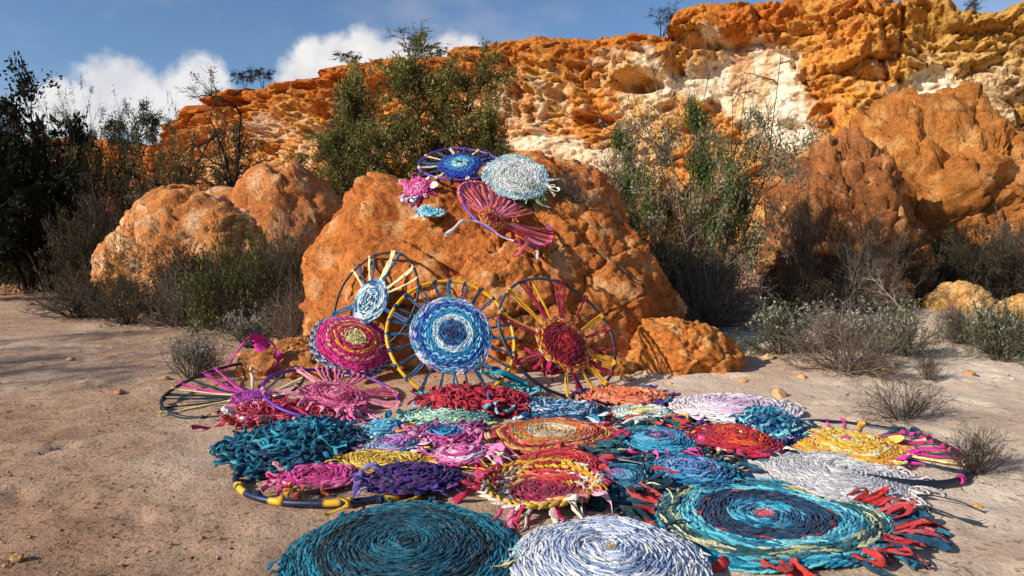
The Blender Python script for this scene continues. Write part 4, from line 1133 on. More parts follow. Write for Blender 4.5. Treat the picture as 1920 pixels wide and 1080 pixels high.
# navy hoop with the crimson disc
T_I = T = Tilt(1048, 628, 250, .72, 48, rest=.0)
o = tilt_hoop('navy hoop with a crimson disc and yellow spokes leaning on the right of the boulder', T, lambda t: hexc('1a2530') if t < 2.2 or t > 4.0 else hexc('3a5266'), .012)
d = tdisc(T, 1055, 648, 58, 56, ('dome', .03))
for a, b, p_, m in ((0, .36, 'c02838 d83c38 981c30', 'mix'), (.36, .78, '8a1830 741428 a02038', 'run'), (.78, .90, 'e0a030 c03028', 'alt'), (.90, 1.0, 'e8c8a0 c83038 e0a030', 'alt')):
    woven(o, d, a, b, p_, .012, .027, .0075, m, 14, seed=61)
Y_, C_ = 'e0a428', '901c38'
tspokes(o, T, d, [(960, 552, Y_, .017, 2, 7), (1000, 534, Y_, .017, 2, 5), (985, 538, C_, .013, 3, 9), (1050, 552, C_, .012, 5, 14), (1085, 575, C_, .012, 2, 5), (1112, 600, Y_, .016, 2, 5), (1125, 618, 'b83048', .016, 2, 4), (1148, 655, C_, .014, 2, 4),
                 (1163, 688, Y_, .009, 4, 6), (1160, 712, C_, .018, 3, 6), (1140, 726, Y_, .013, 3, 5), (1110, 722, Y_, .012, 3, 6), (1080, 712, C_, .03, 3, 7), (1060, 704, Y_, .012, 2, 4), (932, 585, Y_, .016, 2, 4), (930, 592, C_, .018, 2, 4), (950, 690, C_, .013, 3, 6), (958, 695, 'd06060', .014, 2, 4)], 62)
fringe(o, d, 8, 'a01c44 c02858', (.08, .16), .035, (250, 300), 63, loops=.1, floor=-.02)
# dark hoop with the pale blue disc
T_F = T = Tilt(702, 566, 205, .66, -62, Y=YS(700, 560) - .22)
o = tilt_hoop('black hoop with a pale blue woven oval leaning on the left of the boulder', T, lambda t: hexc('10161c'), .011)
d = tdisc(T, 697, 566, 46, 44, ('dome', .025))
for a, b, p_, m in ((0, .5, '8fb4c8 2a5a80 c8dce0 1c4868', 'alt'), (.5, .8, 'a8c8d4 3a6a90 dce8ea', 'run'), (.8, 1, 'c4d8e0 6a94b0 2a4a70', 'run')):
    woven(o, d, a, b, p_, .012, .028, .007, m, 14, seed=71)
tspokes(o, T, d, [(661, 505, 'e4d0a0', .026, 1, 4), (672, 495, '2a5078', .024, 1, 4), (693, 475, 'e8d8a8', .026, 1, 4), (702, 472, '2c5680', .022, 1, 4), (738, 475, 'e4d09c', .028, 2, 6), (750, 478, '31597e', .018, 2, 5), (778, 500, 'e8d4a0', .028, 2, 4), (786, 520, 'e4d0a0', .02, 1, 4), (622, 592, '2c5680', .028, 2, 5), (620, 640, 'e0cca0', .02, 1, 4), (760, 600, '2c5680', .02, 2, 6)], 72)
# magenta disc
T = Tilt(661, 648, 152, .68, 18, Y=min(YS(661, 640) - .25, T_F.P[1] - .22))
o = thing('woven_rug', 'magenta and orange ringed disc with cream flower centre leaning left of the yellow hoop', 'rug', mat=T.M, group='rag rugs spread over the sand')
SEED[0] += 1
d = Disc(T.r, T.r, ('dome', .09), .012, .002, SEED[0])
c0 = T.loc(667, 634)
for a, b, p_, m in ((0, .26, 'e8d490 f0dca0 dcc478', 'mix'), (.26, .34, 'c02848 e8d490', 'alt'), (.34, .44, 'd82c74 c41f66', 'run'), (.44, .52, 'f0a028 f0b040', 'ring'), (.52, .62, 'd8286c c82064', 'run'), (.62, .70, 'f0cc88 e03c80', 'alt'), (.70, .92, 'e03488 cc2078 e85098', 'run'), (.92, 1.06, 'c8c8d4 2a3558 7a84a4', 'alt')):
    woven(o, d, a, b, p_, .0115, .028, .0075, m, 10, seed=81)
fringe(o, d, 8, '2a3558 8a90a8 c02848', (.03, .06), .024, (160, 340), 82, floor=-.02)
# ---- things lying on the boulder
T = Tilt(860, 316, 146, .40, -2, Y=YS(860, 330), off=.05)
o = tilt_hoop('thin violet hoop with a cobalt blue disc on top of the boulder', T, lambda t: hexc('6a3aa0'), .012)
d = tdisc(T, 862, 312, 40, 52, ('dome', .03))
for a, b, p_, m in ((0, .12, '14343c', 'mix'), (.12, .4, '8fc4cc 5aa4bc b8d8d4', 'run'), (.4, .68, '2a6cac 3a8cc0', 'run'), (.68, 1, '14389c 1c48b0 102c80', 'run')):
    woven(o, d, a, b, p_, .018, .04, .01, m, seed=91)
tspokes(o, T, d, ring_specs(T, 16, ['c8c4b8', '3a4a68', 'd8c8a0', '24508c'], .018, 2, 5, .2), 92)
fringe(o, d, 3, '1c48a8', (.22, .3), .03, (5, 25), 93, loops=0, lift=.02, floor=0)
T = Tilt(966, 347, 124, .66, 6, Y=YS(966, 355), off=.09)
o = thing('woven_rug', 'pale grey-blue oval rug with a fringed edge near the top of the boulder', 'rug', mat=T.M, group='rag rugs spread over the sand')
SEED[0] += 1
d = Disc(T.r, T.r, ('dome', .03), .03, .006, SEED[0])
for a, b, p_, m in ((0, .35, 'c8ccc8 b4bcbc d8dad4', 'run'), (.35, .42, '98a4a8 c8ccc8', 'run'), (.42, .75, 'ccd0cc b8c0c0 dcdedA', 'run'), (.75, 1, 'a8c4cc c4d8dc 90b4c0', 'run')):
    woven(o, d, a, b, p_, .014, .03, .008, m, seed=95)
fringe(o, d, 34, 'a8c8d0 c8dce0', (.03, .06), .016, (90, 400), 96, loops=0, floor=-.02)
fringe(o, d, 8, 'd8d4c0 c8ccd0', (.08, .18), .018, (-60, 10), 97, floor=-.03); fringe(o, d, 4, 'd8ccA0', (.08, .16), .018, (190, 240), 98, floor=-.03)
T = Tilt(786, 361, 58, .75, -20, Y=YS(786, 365), off=.05)
o = thing('woven_rug', 'small pink rug with blue and white knotted edge on the left of the boulder top', 'rug', mat=T.M, group='rag rugs spread over the sand')
SEED[0] += 1
d = Disc(T.r * .85, T.r * .85, ('dome', .025), .06, .004, SEED[0])
for a, b, p_, m in ((0, .4, 'e890b8 d85a98', 'run'), (.4, 1, 'd84a90 e878ac c03880', 'run')):
    woven(o, d, a, b, p_, .02, .045, .01, m, seed=101)
fringe(o, d, 24, 'd84a90 2a6aa8 e8e8ec 6a3a80 e070a0', (.05, .12), .032, (0, 360), 102, floor=-.02, lift=.04)
T = Tilt(807, 409, 54, .38, 2, Y=YS(807, 411), off=.04)
o = thing('woven_rug', 'small sky blue oval mat alone on the bare middle of the boulder', 'rug', mat=T.M, group='rag rugs spread over the sand')
SEED[0] += 1
d = Disc(T.r, T.r, ('flat', .02), .04, .004, SEED[0])
for a, b, p_, m in ((0, .45, '3a9cc4 5ab8d4', 'run'), (.45, 1, '9ad0dc 70bcd0 c0e0e4', 'run')):
    woven(o, d, a, b, p_, .02, .045, .01, m, seed=105)
fringe(o, d, 6, 'e0d8b8 9ad0dc', (.03, .06), .024, (200, 340), 106, floor=-.02)
T = Tilt(934, 428, 196, .40, 30, Y=YS(934, 425) - .05, off=.16)
o = tilt_hoop('violet hoop filled with a fan of red and pink strips on the boulder face', T, lambda t: hexc('7030a8'), .012)
d = tdisc(T, 922, 415, 26, 34, ('dome', .02))
for a, b, p_, m in ((0, .5, '8a1838 a02040', 'mix'), (.5, 1, 'd87830 c04030 e09040', 'alt')):
    woven(o, d, a, b, p_, .018, .036, .009, m, seed=111)
fan = [(a_, ['e06058', 'e86c64', 'd8586c', 'e87888', 'c84858', 'f08898'][k % 6], .046) for k, a_ in enumerate(range(62, 222, 6))] + [(a_, ['c83848', 'e08890', 'b82840'][k % 3], .032) for k, a_ in enumerate(range(-34, 22, 6))] + [(100, 'e0409c', .03)]
rge = np.random.default_rng(112)
for a_, cc, w_ in fan:
    a_ = R(a_ + rge.uniform(-2, 2)); b_ = np.array([T.r * math.cos(a_), T.r * math.sin(a_), .004])
    th = math.atan2((b_[1] - d.cy) / d.ry, (b_[0] - d.cx) / d.rx)
    p_ = d.point(np.array([.9]), np.array([th]))[0]; p_[2] = .014
    spoke(o, p_, b_, cc, rge, w_, .004, tangent=(-math.sin(a_), math.cos(a_), 0))
rgx = np.random.default_rng(19)
for (a_, b_, cc, w_) in (((870, 420), (832, 445), 'e8d4cc', .03), ((875, 420), (960, 455), 'e8dcd4', .03), ((960, 455), (985, 480), 'd83048', .045), ((985, 465), (965, 485), 'e05a60', .04), ((1000, 478), (1008, 490), 'e8d8d8', .024)):
    p0, p1 = T.loc(*a_), T.loc(*b_)
    t = np.linspace(0, 1, 9)
    strip(o, np.column_stack([p0[0] + (p1[0] - p0[0]) * t, p0[1] + (p1[1] - p0[1]) * t + .02 * np.sin(t * 5), .035 + .015 * np.sin(t * 6)]), w_, cc, rgx, .005, .25, 'loose_strip')
# ---- big dark hoop on the right with the yellow disc
o, c, rx, ry, d = ground_hoop('large navy hoop with a yellow disc and magenta strips on the far right', (1480, 1775, 800, 905), (1490, 1684, 809, 876), lambda t: hexc('141e28'), tube=.017)
SEED[0] += 1
d.dome = ('dome', .04)
for a, b, p_, m in ((0, .08, 'd0409c', 'mix'), (.08, .25, 'f0e0b0 e8c868', 'mix'), (.25, .55, 'e8b838 e09c30 f0d060', 'mix'), (.55, .7, 'e8c868 f0e4c0 e0a040', 'run'), (.7, 1, 'e0a030 e8b840 d88c28', 'run')):
    woven(o, d, a, b, p_, .0155, .036, .009, m, seed=121)
hoop_spokes(o, rx, ry, d, [(40, '1f4050', .03, .08), (33, 'd0307c', .03, 0), (27, 'd8388c', .034, .06), (22, '1a3444', .026, 0), (17, 'e4cc90', .024, 0), (12, 'd0307c', .034, 0), (7, '1a3444', .026, 0), (2, 'c82c78', .034, 0), (-4, 'd84888', .03, .04), (-9, '1f3c50', .034, 0), (-14, '24485c', .03, 0), (-19, 'd0307c', .022, 0), (-25, 'e8d49c', .03, .07), (-31, 'e8d08c', .024, .06), (62, 'dca030', .034, .05), (75, 'd83a80', .028, .05), (88, 'd0307c', .026, 0), (-45, '1a3444', .024, 0), (30, '1f4658', .034, .10), (19, 'd0307c', .03, .06)], lambda a: .018, 122)
fringe(o, d, 9, 'e0b040 e8c860 d030a0', (.05, .1), .03, (-80, 10), 123)
a = R(-62); knot(o, (rx * math.cos(a), ry * math.sin(a), .016), (-rx * math.sin(a), ry * math.cos(a), 0), 'd0308c', rg0, .022, .03)
# ================================================================== PLANTS
def grow(start, dirs, length, S, wig, up, rg):
    p = np.array(start, float); d = np.array(dirs, float)
    d /= np.linalg.norm(d, axis=1, keepdims=True) + 1e-9
    out = [p.copy()]
    for k in range(S - 1):
        d = d + rg.normal(0, wig, d.shape) + np.array([0, 0, up])
        d /= np.linalg.norm(d, axis=1, keepdims=True) + 1e-9
        p = p + d * (np.asarray(length)[:, None] / (S - 1))
        out.append(p.copy())
    return np.stack(out, 1)
def offshoots(P, n, t0, t1, ang, lens, S, wig, up, rg, taper=None):
    """n side shoots from the lines P; ang = mean angle off the parent"""
    N_, S0, _ = P.shape
    i = rg.integers(0, N_, n); t = rg.uniform(t0, t1, n) * (S0 - 1)
    a = np.minimum(t.astype(int), S0 - 2); f = (t - a)[:, None]
    st = P[i, a] * (1 - f) + P[i, a + 1] * f
    T = P[i, a + 1] - P[i, a]; T /= np.linalg.norm(T, axis=1, keepdims=True) + 1e-9
    r = rg.normal(0, 1, (n, 3)); r -= T * np.sum(r * T, 1, keepdims=True); r /= np.linalg.norm(r, axis=1, keepdims=True) + 1e-9
    an = R(ang) * rg.uniform(.6, 1.4, n)[:, None]
    d = T * np.cos(an) + r * np.sin(an)
    ln = lens * rg.uniform(.55, 1.25, n)
    if taper is not None: ln = ln * taper(t / (S0 - 1), st)
    return grow(st, d, ln, S, wig, up, rg)
def rad(n, S, r0, r1): return np.repeat(np.linspace(r0, r1, S)[None], n, 0)
def leaf_quads(pts, dirs, l, w, rg):
    n = len(pts)
    a = dirs / (np.linalg.norm(dirs, axis=1, keepdims=True) + 1e-9)
    b = np.cross(a, rg.normal(0, 1, (n, 3))); b /= np.linalg.norm(b, axis=1, keepdims=True) + 1e-9
    l = (l * rg.uniform(.6, 1.35, n))[:, None]; w = (w * rg.uniform(.7, 1.3, n))[:, None] / 2
    V = np.stack([pts, pts + a * l * .45 + b * w, pts + a * l, pts + a * l * .45 - b * w], 1).reshape(-1, 3)
    F = np.arange(n * 4).reshape(n, 4)
    return V, F
def on_lines(P, n, t0, t1, rg, jit=0):
    N_, S0, _ = P.shape
    i = rg.integers(0, N_, n); t = rg.uniform(t0, t1, n) * (S0 - 1)
    a = np.minimum(t.astype(int), S0 - 2); f = (t - a)[:, None]
    p = P[i, a] * (1 - f) + P[i, a + 1] * f
    T = P[i, a + 1] - P[i, a]; T /= np.linalg.norm(T, axis=1, keepdims=True) + 1e-9
    return p + rg.normal(0, 1, (n, 3)) * jit, T, i
def colour(pal_, n, rg, lo=.7, hi=1.25):
    p = pal(pal_); return np.clip(p[rg.integers(0, len(p), n)] * rg.uniform(lo, hi, n)[:, None], 0, .85)
class Plant:
    def __init__(s, wood, leaves, wood_name='stems', leaf_name='foliage', extra=None):
        allv = [v for v, f, c in wood + leaves + (extra or [])]
        A = np.concatenate(allv)
        s.h = float(np.percentile(A[:, 2], 99.3)); s.w = float(np.percentile(A[:, 0], 98.5) - np.percentile(A[:, 0], 1.5))
        s.cx = float((np.percentile(A[:, 0], 98.5) + np.percentile(A[:, 0], 1.5)) / 2)
        s.parts = []
        for nm, lst, m in ((wood_name, wood, M_BARK), (leaf_name, leaves, M_LEAF), ('flowers', extra or [], M_LEAF)):
            if not lst: continue
            b = Bag()
            for v, f, c in lst: b.add(v, f, c)
            s.parts.append((nm, b.mesh(nm, m, smooth=(nm == wood_name))))
    def put(s, name, label, cat, loc, sx, sz, rot, group, sy=None):
        o = thing(name, label, cat, loc, group)
        o.rotation_euler = (0, 0, rot); o.scale = (sx, sy or sx, sz)
        for nm, me in s.parts: link(nm, me, o, None if nm == 'trunk' else 'stuff')
        return o
def shrub(seed, H=.5, n0=40, n1=260, n2=900, nl=600, tmin=5, tmax=75, wood='5a4e44 6b5d50 463a32', leaf='5a5234 6a6040', ll=.02, lw=.007, flowers=0, fcol='d8d4cc', r0=.006, wig=.18, up=.02, leaf_t=(.3, 1), clump=0, base=.06):
    rg = np.random.default_rng(seed)
    a = rg.uniform(0, 6.28, n0); t = np.radians(rg.uniform(tmin, tmax, n0)); rr = base * np.sqrt(rg.uniform(0, 1, n0))
    st = np.stack([rr * np.cos(a), rr * np.sin(a), np.full(n0, -.02)], 1)
    d = np.stack([np.sin(t) * np.cos(a), np.sin(t) * np.sin(a), np.cos(t)], 1)
    L0 = H * rg.uniform(.6, 1.1, n0)
    P0 = grow(st, d, L0, 7, wig, up, rg)
    P1 = offshoots(P0, n1, .25, 1, 38, H * .42, 6, wig, up, rg)
    P2 = offshoots(P1, n2, .2, 1, 40, H * .20, 4, wig * 1.2, up, rg)
    for Q in (P0, P1, P2): Q[:, :, 2] = np.maximum(Q[:, :, 2], -.02)
    wd = []
    for Q, ra, rb, sd_ in ((P0, r0, r0 * .4, 4), (P1, r0 * .45, r0 * .2, 3), (P2, r0 * .24, r0 * .12, 3)):
        V, F = tubes(Q, rad(len(Q), Q.shape[1], ra, rb), sd_)
        wd.append((V, F, np.repeat(colour(wood, len(Q), rg), Q.shape[1] * sd_, axis=0)))
    lv, fl = [], []
    if nl:
        src = P2
        if clump:
            keep = perlin(P2[:, -1] / (H * .22), seed) > clump
            if keep.any(): src = P2[keep]
        p, T, i = on_lines(src, nl, leaf_t[0], leaf_t[1], rg)
        V, F = leaf_quads(p, T + rg.normal(0, .6, T.shape), ll, lw, rg)
        lv.append((V, F, np.repeat(colour(leaf, nl, rg), 4, axis=0)))
    if flowers:
        top = P2[np.argsort(-P2[:, -1, 2] + .3 * rg.normal(0, H * .2, len(P2)))[:max(20, len(P2) // 3)]]
        p, T, i = on_lines(top, flowers, .7, 1.0, rg, H * .012)
        V, F = leaf_quads(p, rg.normal(0, 1, T.shape), ll * .9, ll * .7, rg)
        fl.append((V, F, np.repeat(colour(fcol, flowers, rg, .8, 1.1), 4, axis=0)))
    return Plant(wd, lv, extra=fl)
GREY = '6a5c50 7c6c5e 54463c 8a7a6c'
TW = [shrub(1, .5, 52, 400, 2000, 1600, 8, 84, GREY, '5a4c3c 6a5a44', .018, .005), shrub(2, .5, 48, 380, 2000, 2600, 5, 84, '5c5048 74665a 483c34', '565040 6a6250', .018, .005),
      shrub(3, .5, 56, 420, 2000, 900, 15, 86, '76685c 8c7e70 5c5046', '6a5c4a', .016, .005)]
DARK = [shrub(4, .5, 44, 300, 1300, 6500, 5, 84, '3c332c 4c4238', '3a3824 46432a 2e2c1e', .028, .010), shrub(5, .5, 44, 300, 1300, 5500, 5, 84, '463c34 574a40', '4a4636 3c3a2a 5a5440', .024, .008)]
OLIVE = [shrub(6, .6, 36, 300, 1500, 8500, 5, 84, '4a4038 5c5046', '4c5424 5c642a 3c421c 6c7034', .034, .011, clump=-.12), shrub(7, .6, 40, 320, 1600, 9500, 5, 82, '54483c', '565a30 666a3a 444826', .032, .010, clump=-.2)]
SILVER = [shrub(8, .4, 44, 300, 1000, 3200, 5, 70, '5c5448 6c6456', '74786a 888c78 5c6450', .022, .007, flowers=800, fcol='b4aea2 a29a8c c8c2b6'),
          shrub(9, .4, 40, 280, 1000, 3400, 5, 72, '544c40', '6a7454 7c8668 565e44', .026, .007, flowers=350, fcol='b0ae98 9c9880')]
BARE = [shrub(10, .4, 44, 300, 1100, 200, 10, 78, '4c4038 5e5046 3a302a', '5a4c38', .014, .004, r0=.004, wig=.15), shrub(11, .4, 50, 320, 1200, 100, 5, 70, '44382f 564a40', '54463a', .014, .004, r0=.004, wig=.13)]
GREEN = [shrub(12, .5, 26, 200, 700, 3400, 5, 65, '5a5040', '5c8030 6e923a 4a6a26', .034, .013, clump=-.02)]
def tussock(seed, H=.4, n=420, cols='66684a 74745a 54563e 847c62'):
    rg = np.random.default_rng(seed)
    a = rg.uniform(0, 6.28, n); t = np.radians(np.abs(rg.normal(0, 26, n))); rr = .10 * np.sqrt(rg.uniform(0, 1, n))
    st = np.stack([rr * np.cos(a), rr * np.sin(a), np.full(n, -.01)], 1)
    P = grow(st, np.stack([np.sin(t) * np.cos(a), np.sin(t) * np.sin(a), np.cos(t)], 1), H * rg.uniform(.5, 1.1, n), 6, .09, -.03, rg)
    V, F = tubes(P, rad(n, 6, .0045, .0012), 3)
    tw = offshoots(P, 300, .3, .9, 40, H * .2, 4, .15, .02, rg); V2, F2 = tubes(tw, rad(300, 4, .0025, .001), 3)
    return Plant([(V2, F2, np.repeat(colour('5a5040 6a5c4a', 300, rg), 12, axis=0))], [(V, F, np.repeat(colour(cols, n, rg), 18, axis=0))])
TUSS = tussock(13)

def foot(px, py):
    z = 0.
    for _ in range(8):
        p = on_z(px, py, z); z = gz1(p[0], p[1])
    return p
rgp = np.random.default_rng(77)
def put(tmpl, name, cat, group, label, x0, x1, y0, y1, Y=None, on=None, rot=None, dz=0):
    """plant that fills the box x0..x1, y0..y1 of the photograph when seen from its camera; Y gives its depth if its foot is hidden"""
    xm = (x0 + x1) / 2
    if on is not None:
        b = on
    elif Y is None:
        b = foot(xm, y1)
    else:
        q = at(xm, 430, Y); b = np.array([q[0], Y, gz1(q[0], Y)])
    dep = b[1]
    top = at(xm, y0, dep)[2]
    H = max(.05, top - b[2]); W = (x1 - x0) * dep / FPX
    free = rot is None
    rot = rgp.uniform(0, 6.28) if free else rot
    b = np.array(b) + np.array([0, 0, dz])
    if not free: b[0] -= tmpl.cx * W / tmpl.w
    return tmpl.put(name, label, cat, b, W / tmpl.w, H / tmpl.h, rot, group)
GS = 'dry shrubs round the clearing'
def S(tm, label, *a, **k): return put(tm, 'shrub', 'shrub', GS, label, *a, **k)
# left bank, front to back
S(SILVER[0], 'small white-flowered shrub standing alone on the sand left of the spread', 312, 408, 612, 708)
S(SILVER[0], 'white-flowered shrub at the right end of the dark left bank', 424, 512, 574, 650)
S(TW[0], 'grey leafless shrub directly right of the white-flowered one, near the boulder', 486, 606, 528, 652)
S(TW[1], 'low brown twiggy shrub at the left tip of the left bank', 78, 215, 520, 596)
S(DARK[1], 'low dark shrub second from the left tip of the left bank', 185, 300, 508, 606)
S(TW[0], 'greyish twiggy shrub in the front middle of the left bank', 270, 400, 505, 612)
S(TW[2], 'pale grey tangle of dead branches in front of the olive bush', 385, 500, 490, 612)
S(OLIVE[0], 'olive green leafy bush in the middle of the left bank before the rounded boulder', 350, 515, 412, 590, Y=8.0)
S(TW[2], 'tall grey dead shrub against the left side of the huge boulder', 470, 600, 402, 590, Y=8.4)
S(DARK[0], 'dark shrub behind the front row of the left bank, left of the olive bush', 250, 380, 470, 590, Y=9.2)
S(OLIVE[1], 'small green shrub at the left foot of the rounded orange boulder', 195, 275, 430, 520, Y=9.4)
S(TW[1], 'greyish shrub below the small green one at the back of the left bank', 150, 250, 465, 560, Y=10)
S(SILVER[1], 'pale weedy shrub beside the sandy track at the far left', 105, 190, 445, 522)
S(DARK[1], 'dark low shrub at the left edge where the sandy track ends', -30, 70, 450, 526)
S(DARK[0], 'black-green shrub behind the track end at the far left', 40, 140, 420, 515, Y=14.5)
S(DARK[0], 'dark brushwood heap under the dark trees at the left edge', -60, 60, 380, 505, Y=15.5)
S(TW[1], 'bare brown brush before the shaded reddish boulder', 100, 220, 370, 500, Y=11.6)
S(DARK[1], 'brown brush right of the shaded reddish boulder', 220, 300, 380, 490, Y=11.8)
S(DARK[1], 'dark brush under the black trees left of the shaded boulder', 30, 130, 330, 480, Y=13.2)
S(OLIVE[1], 'pale olive dome-shaped bush behind the shaded reddish boulder', 105, 255, 258, 420, Y=13.6)
S(OLIVE[1], 'olive bush left of the twisted tree, half hidden by the dome-shaped one', 220, 310, 270, 400, Y=15.5)
S(OLIVE[1], 'rounded grey-olive bush high on the slope left of the twisted tree', 305, 375, 226, 300, Y=19)
S(DARK[1], 'dry brush at the foot of the twisted tree', 280, 350, 330, 420, Y=13)
S(DARK[0], 'dark shrub between the greyish twiggy one and the pale dead tangle', 330, 450, 480, 600)
S(DARK[1], 'dark bushy shrub at the right end of the left bank behind the grey leafless one', 460, 590, 470, 612, Y=7.9)
S(DARK[0], 'dark shrub right behind the left tip of the left bank', 120, 250, 490, 580, Y=9.6)
S(DARK[1], 'brown shrub low in front of the rounded left boulder', 290, 400, 440, 560, Y=8.9)
S(OLIVE[0], 'small olive bush at the right end of the left bank beside the boulder', 490, 575, 440, 560, Y=8.1)
S(DARK[0], 'black-green scrub filling the gap left of the rounded boulder', 90, 230, 400, 540, Y=11)
S(DARK[1], 'brown scrub on the left flank of the rounded boulder', 140, 260, 350, 500, Y=11.9)
# right of the boulder
S(TW[2], 'large pale tangle of bare twigs between the huge boulder and the right-hand rocks', 1225, 1430, 452, 612)
S(TW[0], 'grey twig mass at the base of the wispy bush', 1240, 1400, 400, 560, Y=9.2)
S(OLIVE[1], 'grey-green shrub behind the right shoulder of the huge boulder', 1175, 1275, 385, 480, Y=8.9)
S(TW[1], 'thin brown shrub directly behind the top of the huge boulder on its right', 1085, 1180, 300, 430, Y=9.0)
S(TW[1], 'grey brush behind the bright green shrub', 1135, 1235, 240, 420, Y=10.3)
S(TW[0], 'broad dark twiggy shrub standing in front on the right sand', 1470, 1690, 572, 694)
S(SILVER[1], 'silvery green shrub on the left of the broad dark twiggy shrub', 1400, 1520, 566, 662)
S(SILVER[0], 'silver-topped shrub behind the broad dark twiggy shrub', 1500, 1650, 560, 650)
S(SILVER[1], 'silvery green shrub on the right of the broad dark twiggy shrub', 1640, 1752, 570, 668)
S(DARK[1], 'charcoal shrub at the foot of the craggy brown boulder', 1425, 1540, 488, 596)
S(TW[2], 'grey shrub with bare stalks leaning right of the charcoal one', 1540, 1680, 470, 590)
S(TW[1], 'grey brush growing up the face of the craggy brown boulder', 1560, 1680, 390, 530, Y=9.9)
S(DARK[0], 'dark thicket shrub left of the low pale yellow rock', 1650, 1770, 452, 572)
S(TW[0], 'brown twiggy shrub in front of the low pale yellow rock', 1740, 1850, 560, 636)
S(DARK[0], 'dark shrub behind the low pale yellow rock', 1760, 1880, 420, 556, Y=10.6)
S(DARK[1], 'dark shrub at the right edge behind the pale rock', 1850, 1975, 425, 560, Y=10.8)
S(DARK[1], 'dull brown shrub below the ochre dome boulder', 1690, 1800, 430, 520, Y=11.4)
S(TW[1], 'dry shrub between the ochre dome boulder and the right-edge boulder', 1800, 1930, 405, 510, Y=11.6)
put(TUSS, 'grass_tussock', 'grass', None, 'grey-green grass tuft inside the shrub at the right edge of the sand', 1850, 1930, 570, 668)
S(SILVER[1], 'grey-green shrub at the right edge of the sand', 1815, 1935, 560, 676)
S(TW[1], 'low grey twigs left of the right-edge shrub', 1765, 1850, 575, 645)
S(BARE[0], 'small leafless bush alone on the sand above the yellow disc', 1625, 1758, 704, 786)
S(BARE[1], 'leafless thorny bush beside the magenta strips at the right edge', 1758, 1895, 792, 888)
S(BARE[1], 'tiny dead sprig on the sand below the silvery shrub', 1716, 1766, 660, 712)
S(BARE[0], 'tiny pale weed on the bare sand left of the banded hoop', 545, 600, 898, 942)
S(GREEN[0], 'little green sprig growing beside the pale oval rug', 972, 1030, 342, 402, on=surf(1003, 395)[0])
S(TW[1], 'dry sprig on the top right of the huge boulder', 1048, 1108, 318, 380, on=surf(1075, 378)[0])
S(TW[1], 'dry grey shrub growing on the left of the craggy brown boulder', 1470, 1560, 330, 470, Y=10.2)

# ------------------------------------------------------------------ trees
def tree(seed, H, trunk_lean=.1, stems=1, n1=22, n2=120, n3=500, nl=6000, t0=.25, ang=55, L1=.45, prof='round', leaf='40442a 4c5030 30341e', ll=.05, lw=.02, wood='2e2622 3c322a', r0=.05, wig=.12, up=.03,
         leaf_jit=.02, droop=0, clump=None, spread=.0, bare_top=False):
    rg = np.random.default_rng(seed)
    a = rg.uniform(0, 6.28, stems)
    st = np.stack([spread * .3 * np.cos(a), spread * .3 * np.sin(a), np.full(stems, -.1)], 1)
    d = np.stack([np.cos(a) * (trunk_lean + spread), np.sin(a) * (trunk_lean + spread), np.ones(stems)], 1)
    P0 = grow(st, d, np.full(stems, H * .93) * rg.uniform(.8, 1, stems), 10, wig * .6, .03, rg)
    pf = {'round': lambda t, s: .35 + 1.0 * np.sin(np.pi * np.clip(t, .05, .98)) ** .7, 'cone': lambda t, s: np.clip(1.12 - t, .12, 1),
          'pine': lambda t, s: np.clip(1.25 - .95 * t, .3, .95), 'top': lambda t, s: .5 + .6 * t, 'flat': lambda t, s: 1.15 - .35 * t}[prof]
    P1 = offshoots(P0, n1, t0, .98, ang, H * L1, 8, wig, up, rg, pf)
    P2 = offshoots(P1, n2, .25, 1, 42, H * L1 * .42, 6, wig * 1.2, up * .8, rg)
    P3 = offshoots(P2, n3, .15, 1, 42, H * L1 * .20, 4, wig * 1.3, up * .5 - droop, rg)
    wd = []
    for Q, ra, rb, sd_ in ((P0, r0, r0 * .25, 7), (P1, r0 * .42, r0 * .12, 5), (P2, r0 * .16, r0 * .06, 3), (P3, r0 * .07, r0 * .035, 3)):
        V, F = tubes(Q, rad(len(Q), Q.shape[1], ra, rb), sd_)
        wd.append((V, F, np.repeat(colour(wood, len(Q), rg, .8, 1.2), Q.shape[1] * sd_, axis=0)))
    lv = []
    if nl:
        src = P3
        if clump is not None:
            k = perlin(P3[:, -1] / (H * .11), seed) > clump
            if k.any(): src = P3[k]
        if bare_top: 
            k = src[:, -1, 2] < H * bare_top
            src = src[k]
        p, T, i = on_lines(src, nl, .2, 1, rg, leaf_jit)
        dd = T + rg.normal(0, .55, T.shape); dd[:, 2] -= droop * 6
        V, F = leaf_quads(p, dd, ll, lw, rg)
        br = rg.uniform(.72, 1.25, len(src))[i]
        lv.append((V, F, np.repeat(colour(leaf, nl, rg, .75, 1.2) * br[:, None], 4, axis=0)))
    return Plant(wd, lv, 'trunk', 'crown')
t_gr = tree(31, 2.2, stems=5, n1=34, n2=150, n3=420, nl=6500, t0=.68, ang=78, L1=.15, prof='round', leaf='566a34 64763e 465628', ll=.05, lw=.022, wood='5a4c3c', r0=.014, spread=.3, clump=-.1, up=-.01, wig=.26, leaf_jit=.05)
DK = '262a16 30341c 1e2212'  # near-black leaf tones: the shade on the left-edge trees is put into them
PINE = '686430 7a743c 545426 8a8248'
def TR(tm, label, *a, name='tree', group=None, **k):
    k.setdefault('rot', 0.)
    return put(tm, name, 'tree', group, label, *a, **k)
t_dark = tree(20, 4.6, stems=2, n1=44, n2=300, n3=1000, nl=26000, t0=.10, L1=.32, prof='top', leaf=DK, ll=.12, lw=.055, r0=.07, leaf_jit=.09, up=.0, clump=-.15, spread=.15)
t_dark2 = tree(21, 4.6, stems=2, n1=40, n2=280, n3=900, nl=20000, t0=.10, L1=.46, leaf='2c3018 3a3c20 22261a', ll=.12, lw=.052, r0=.07, clump=-.02, spread=.2)  # shade is put into these dark leaf tones as well
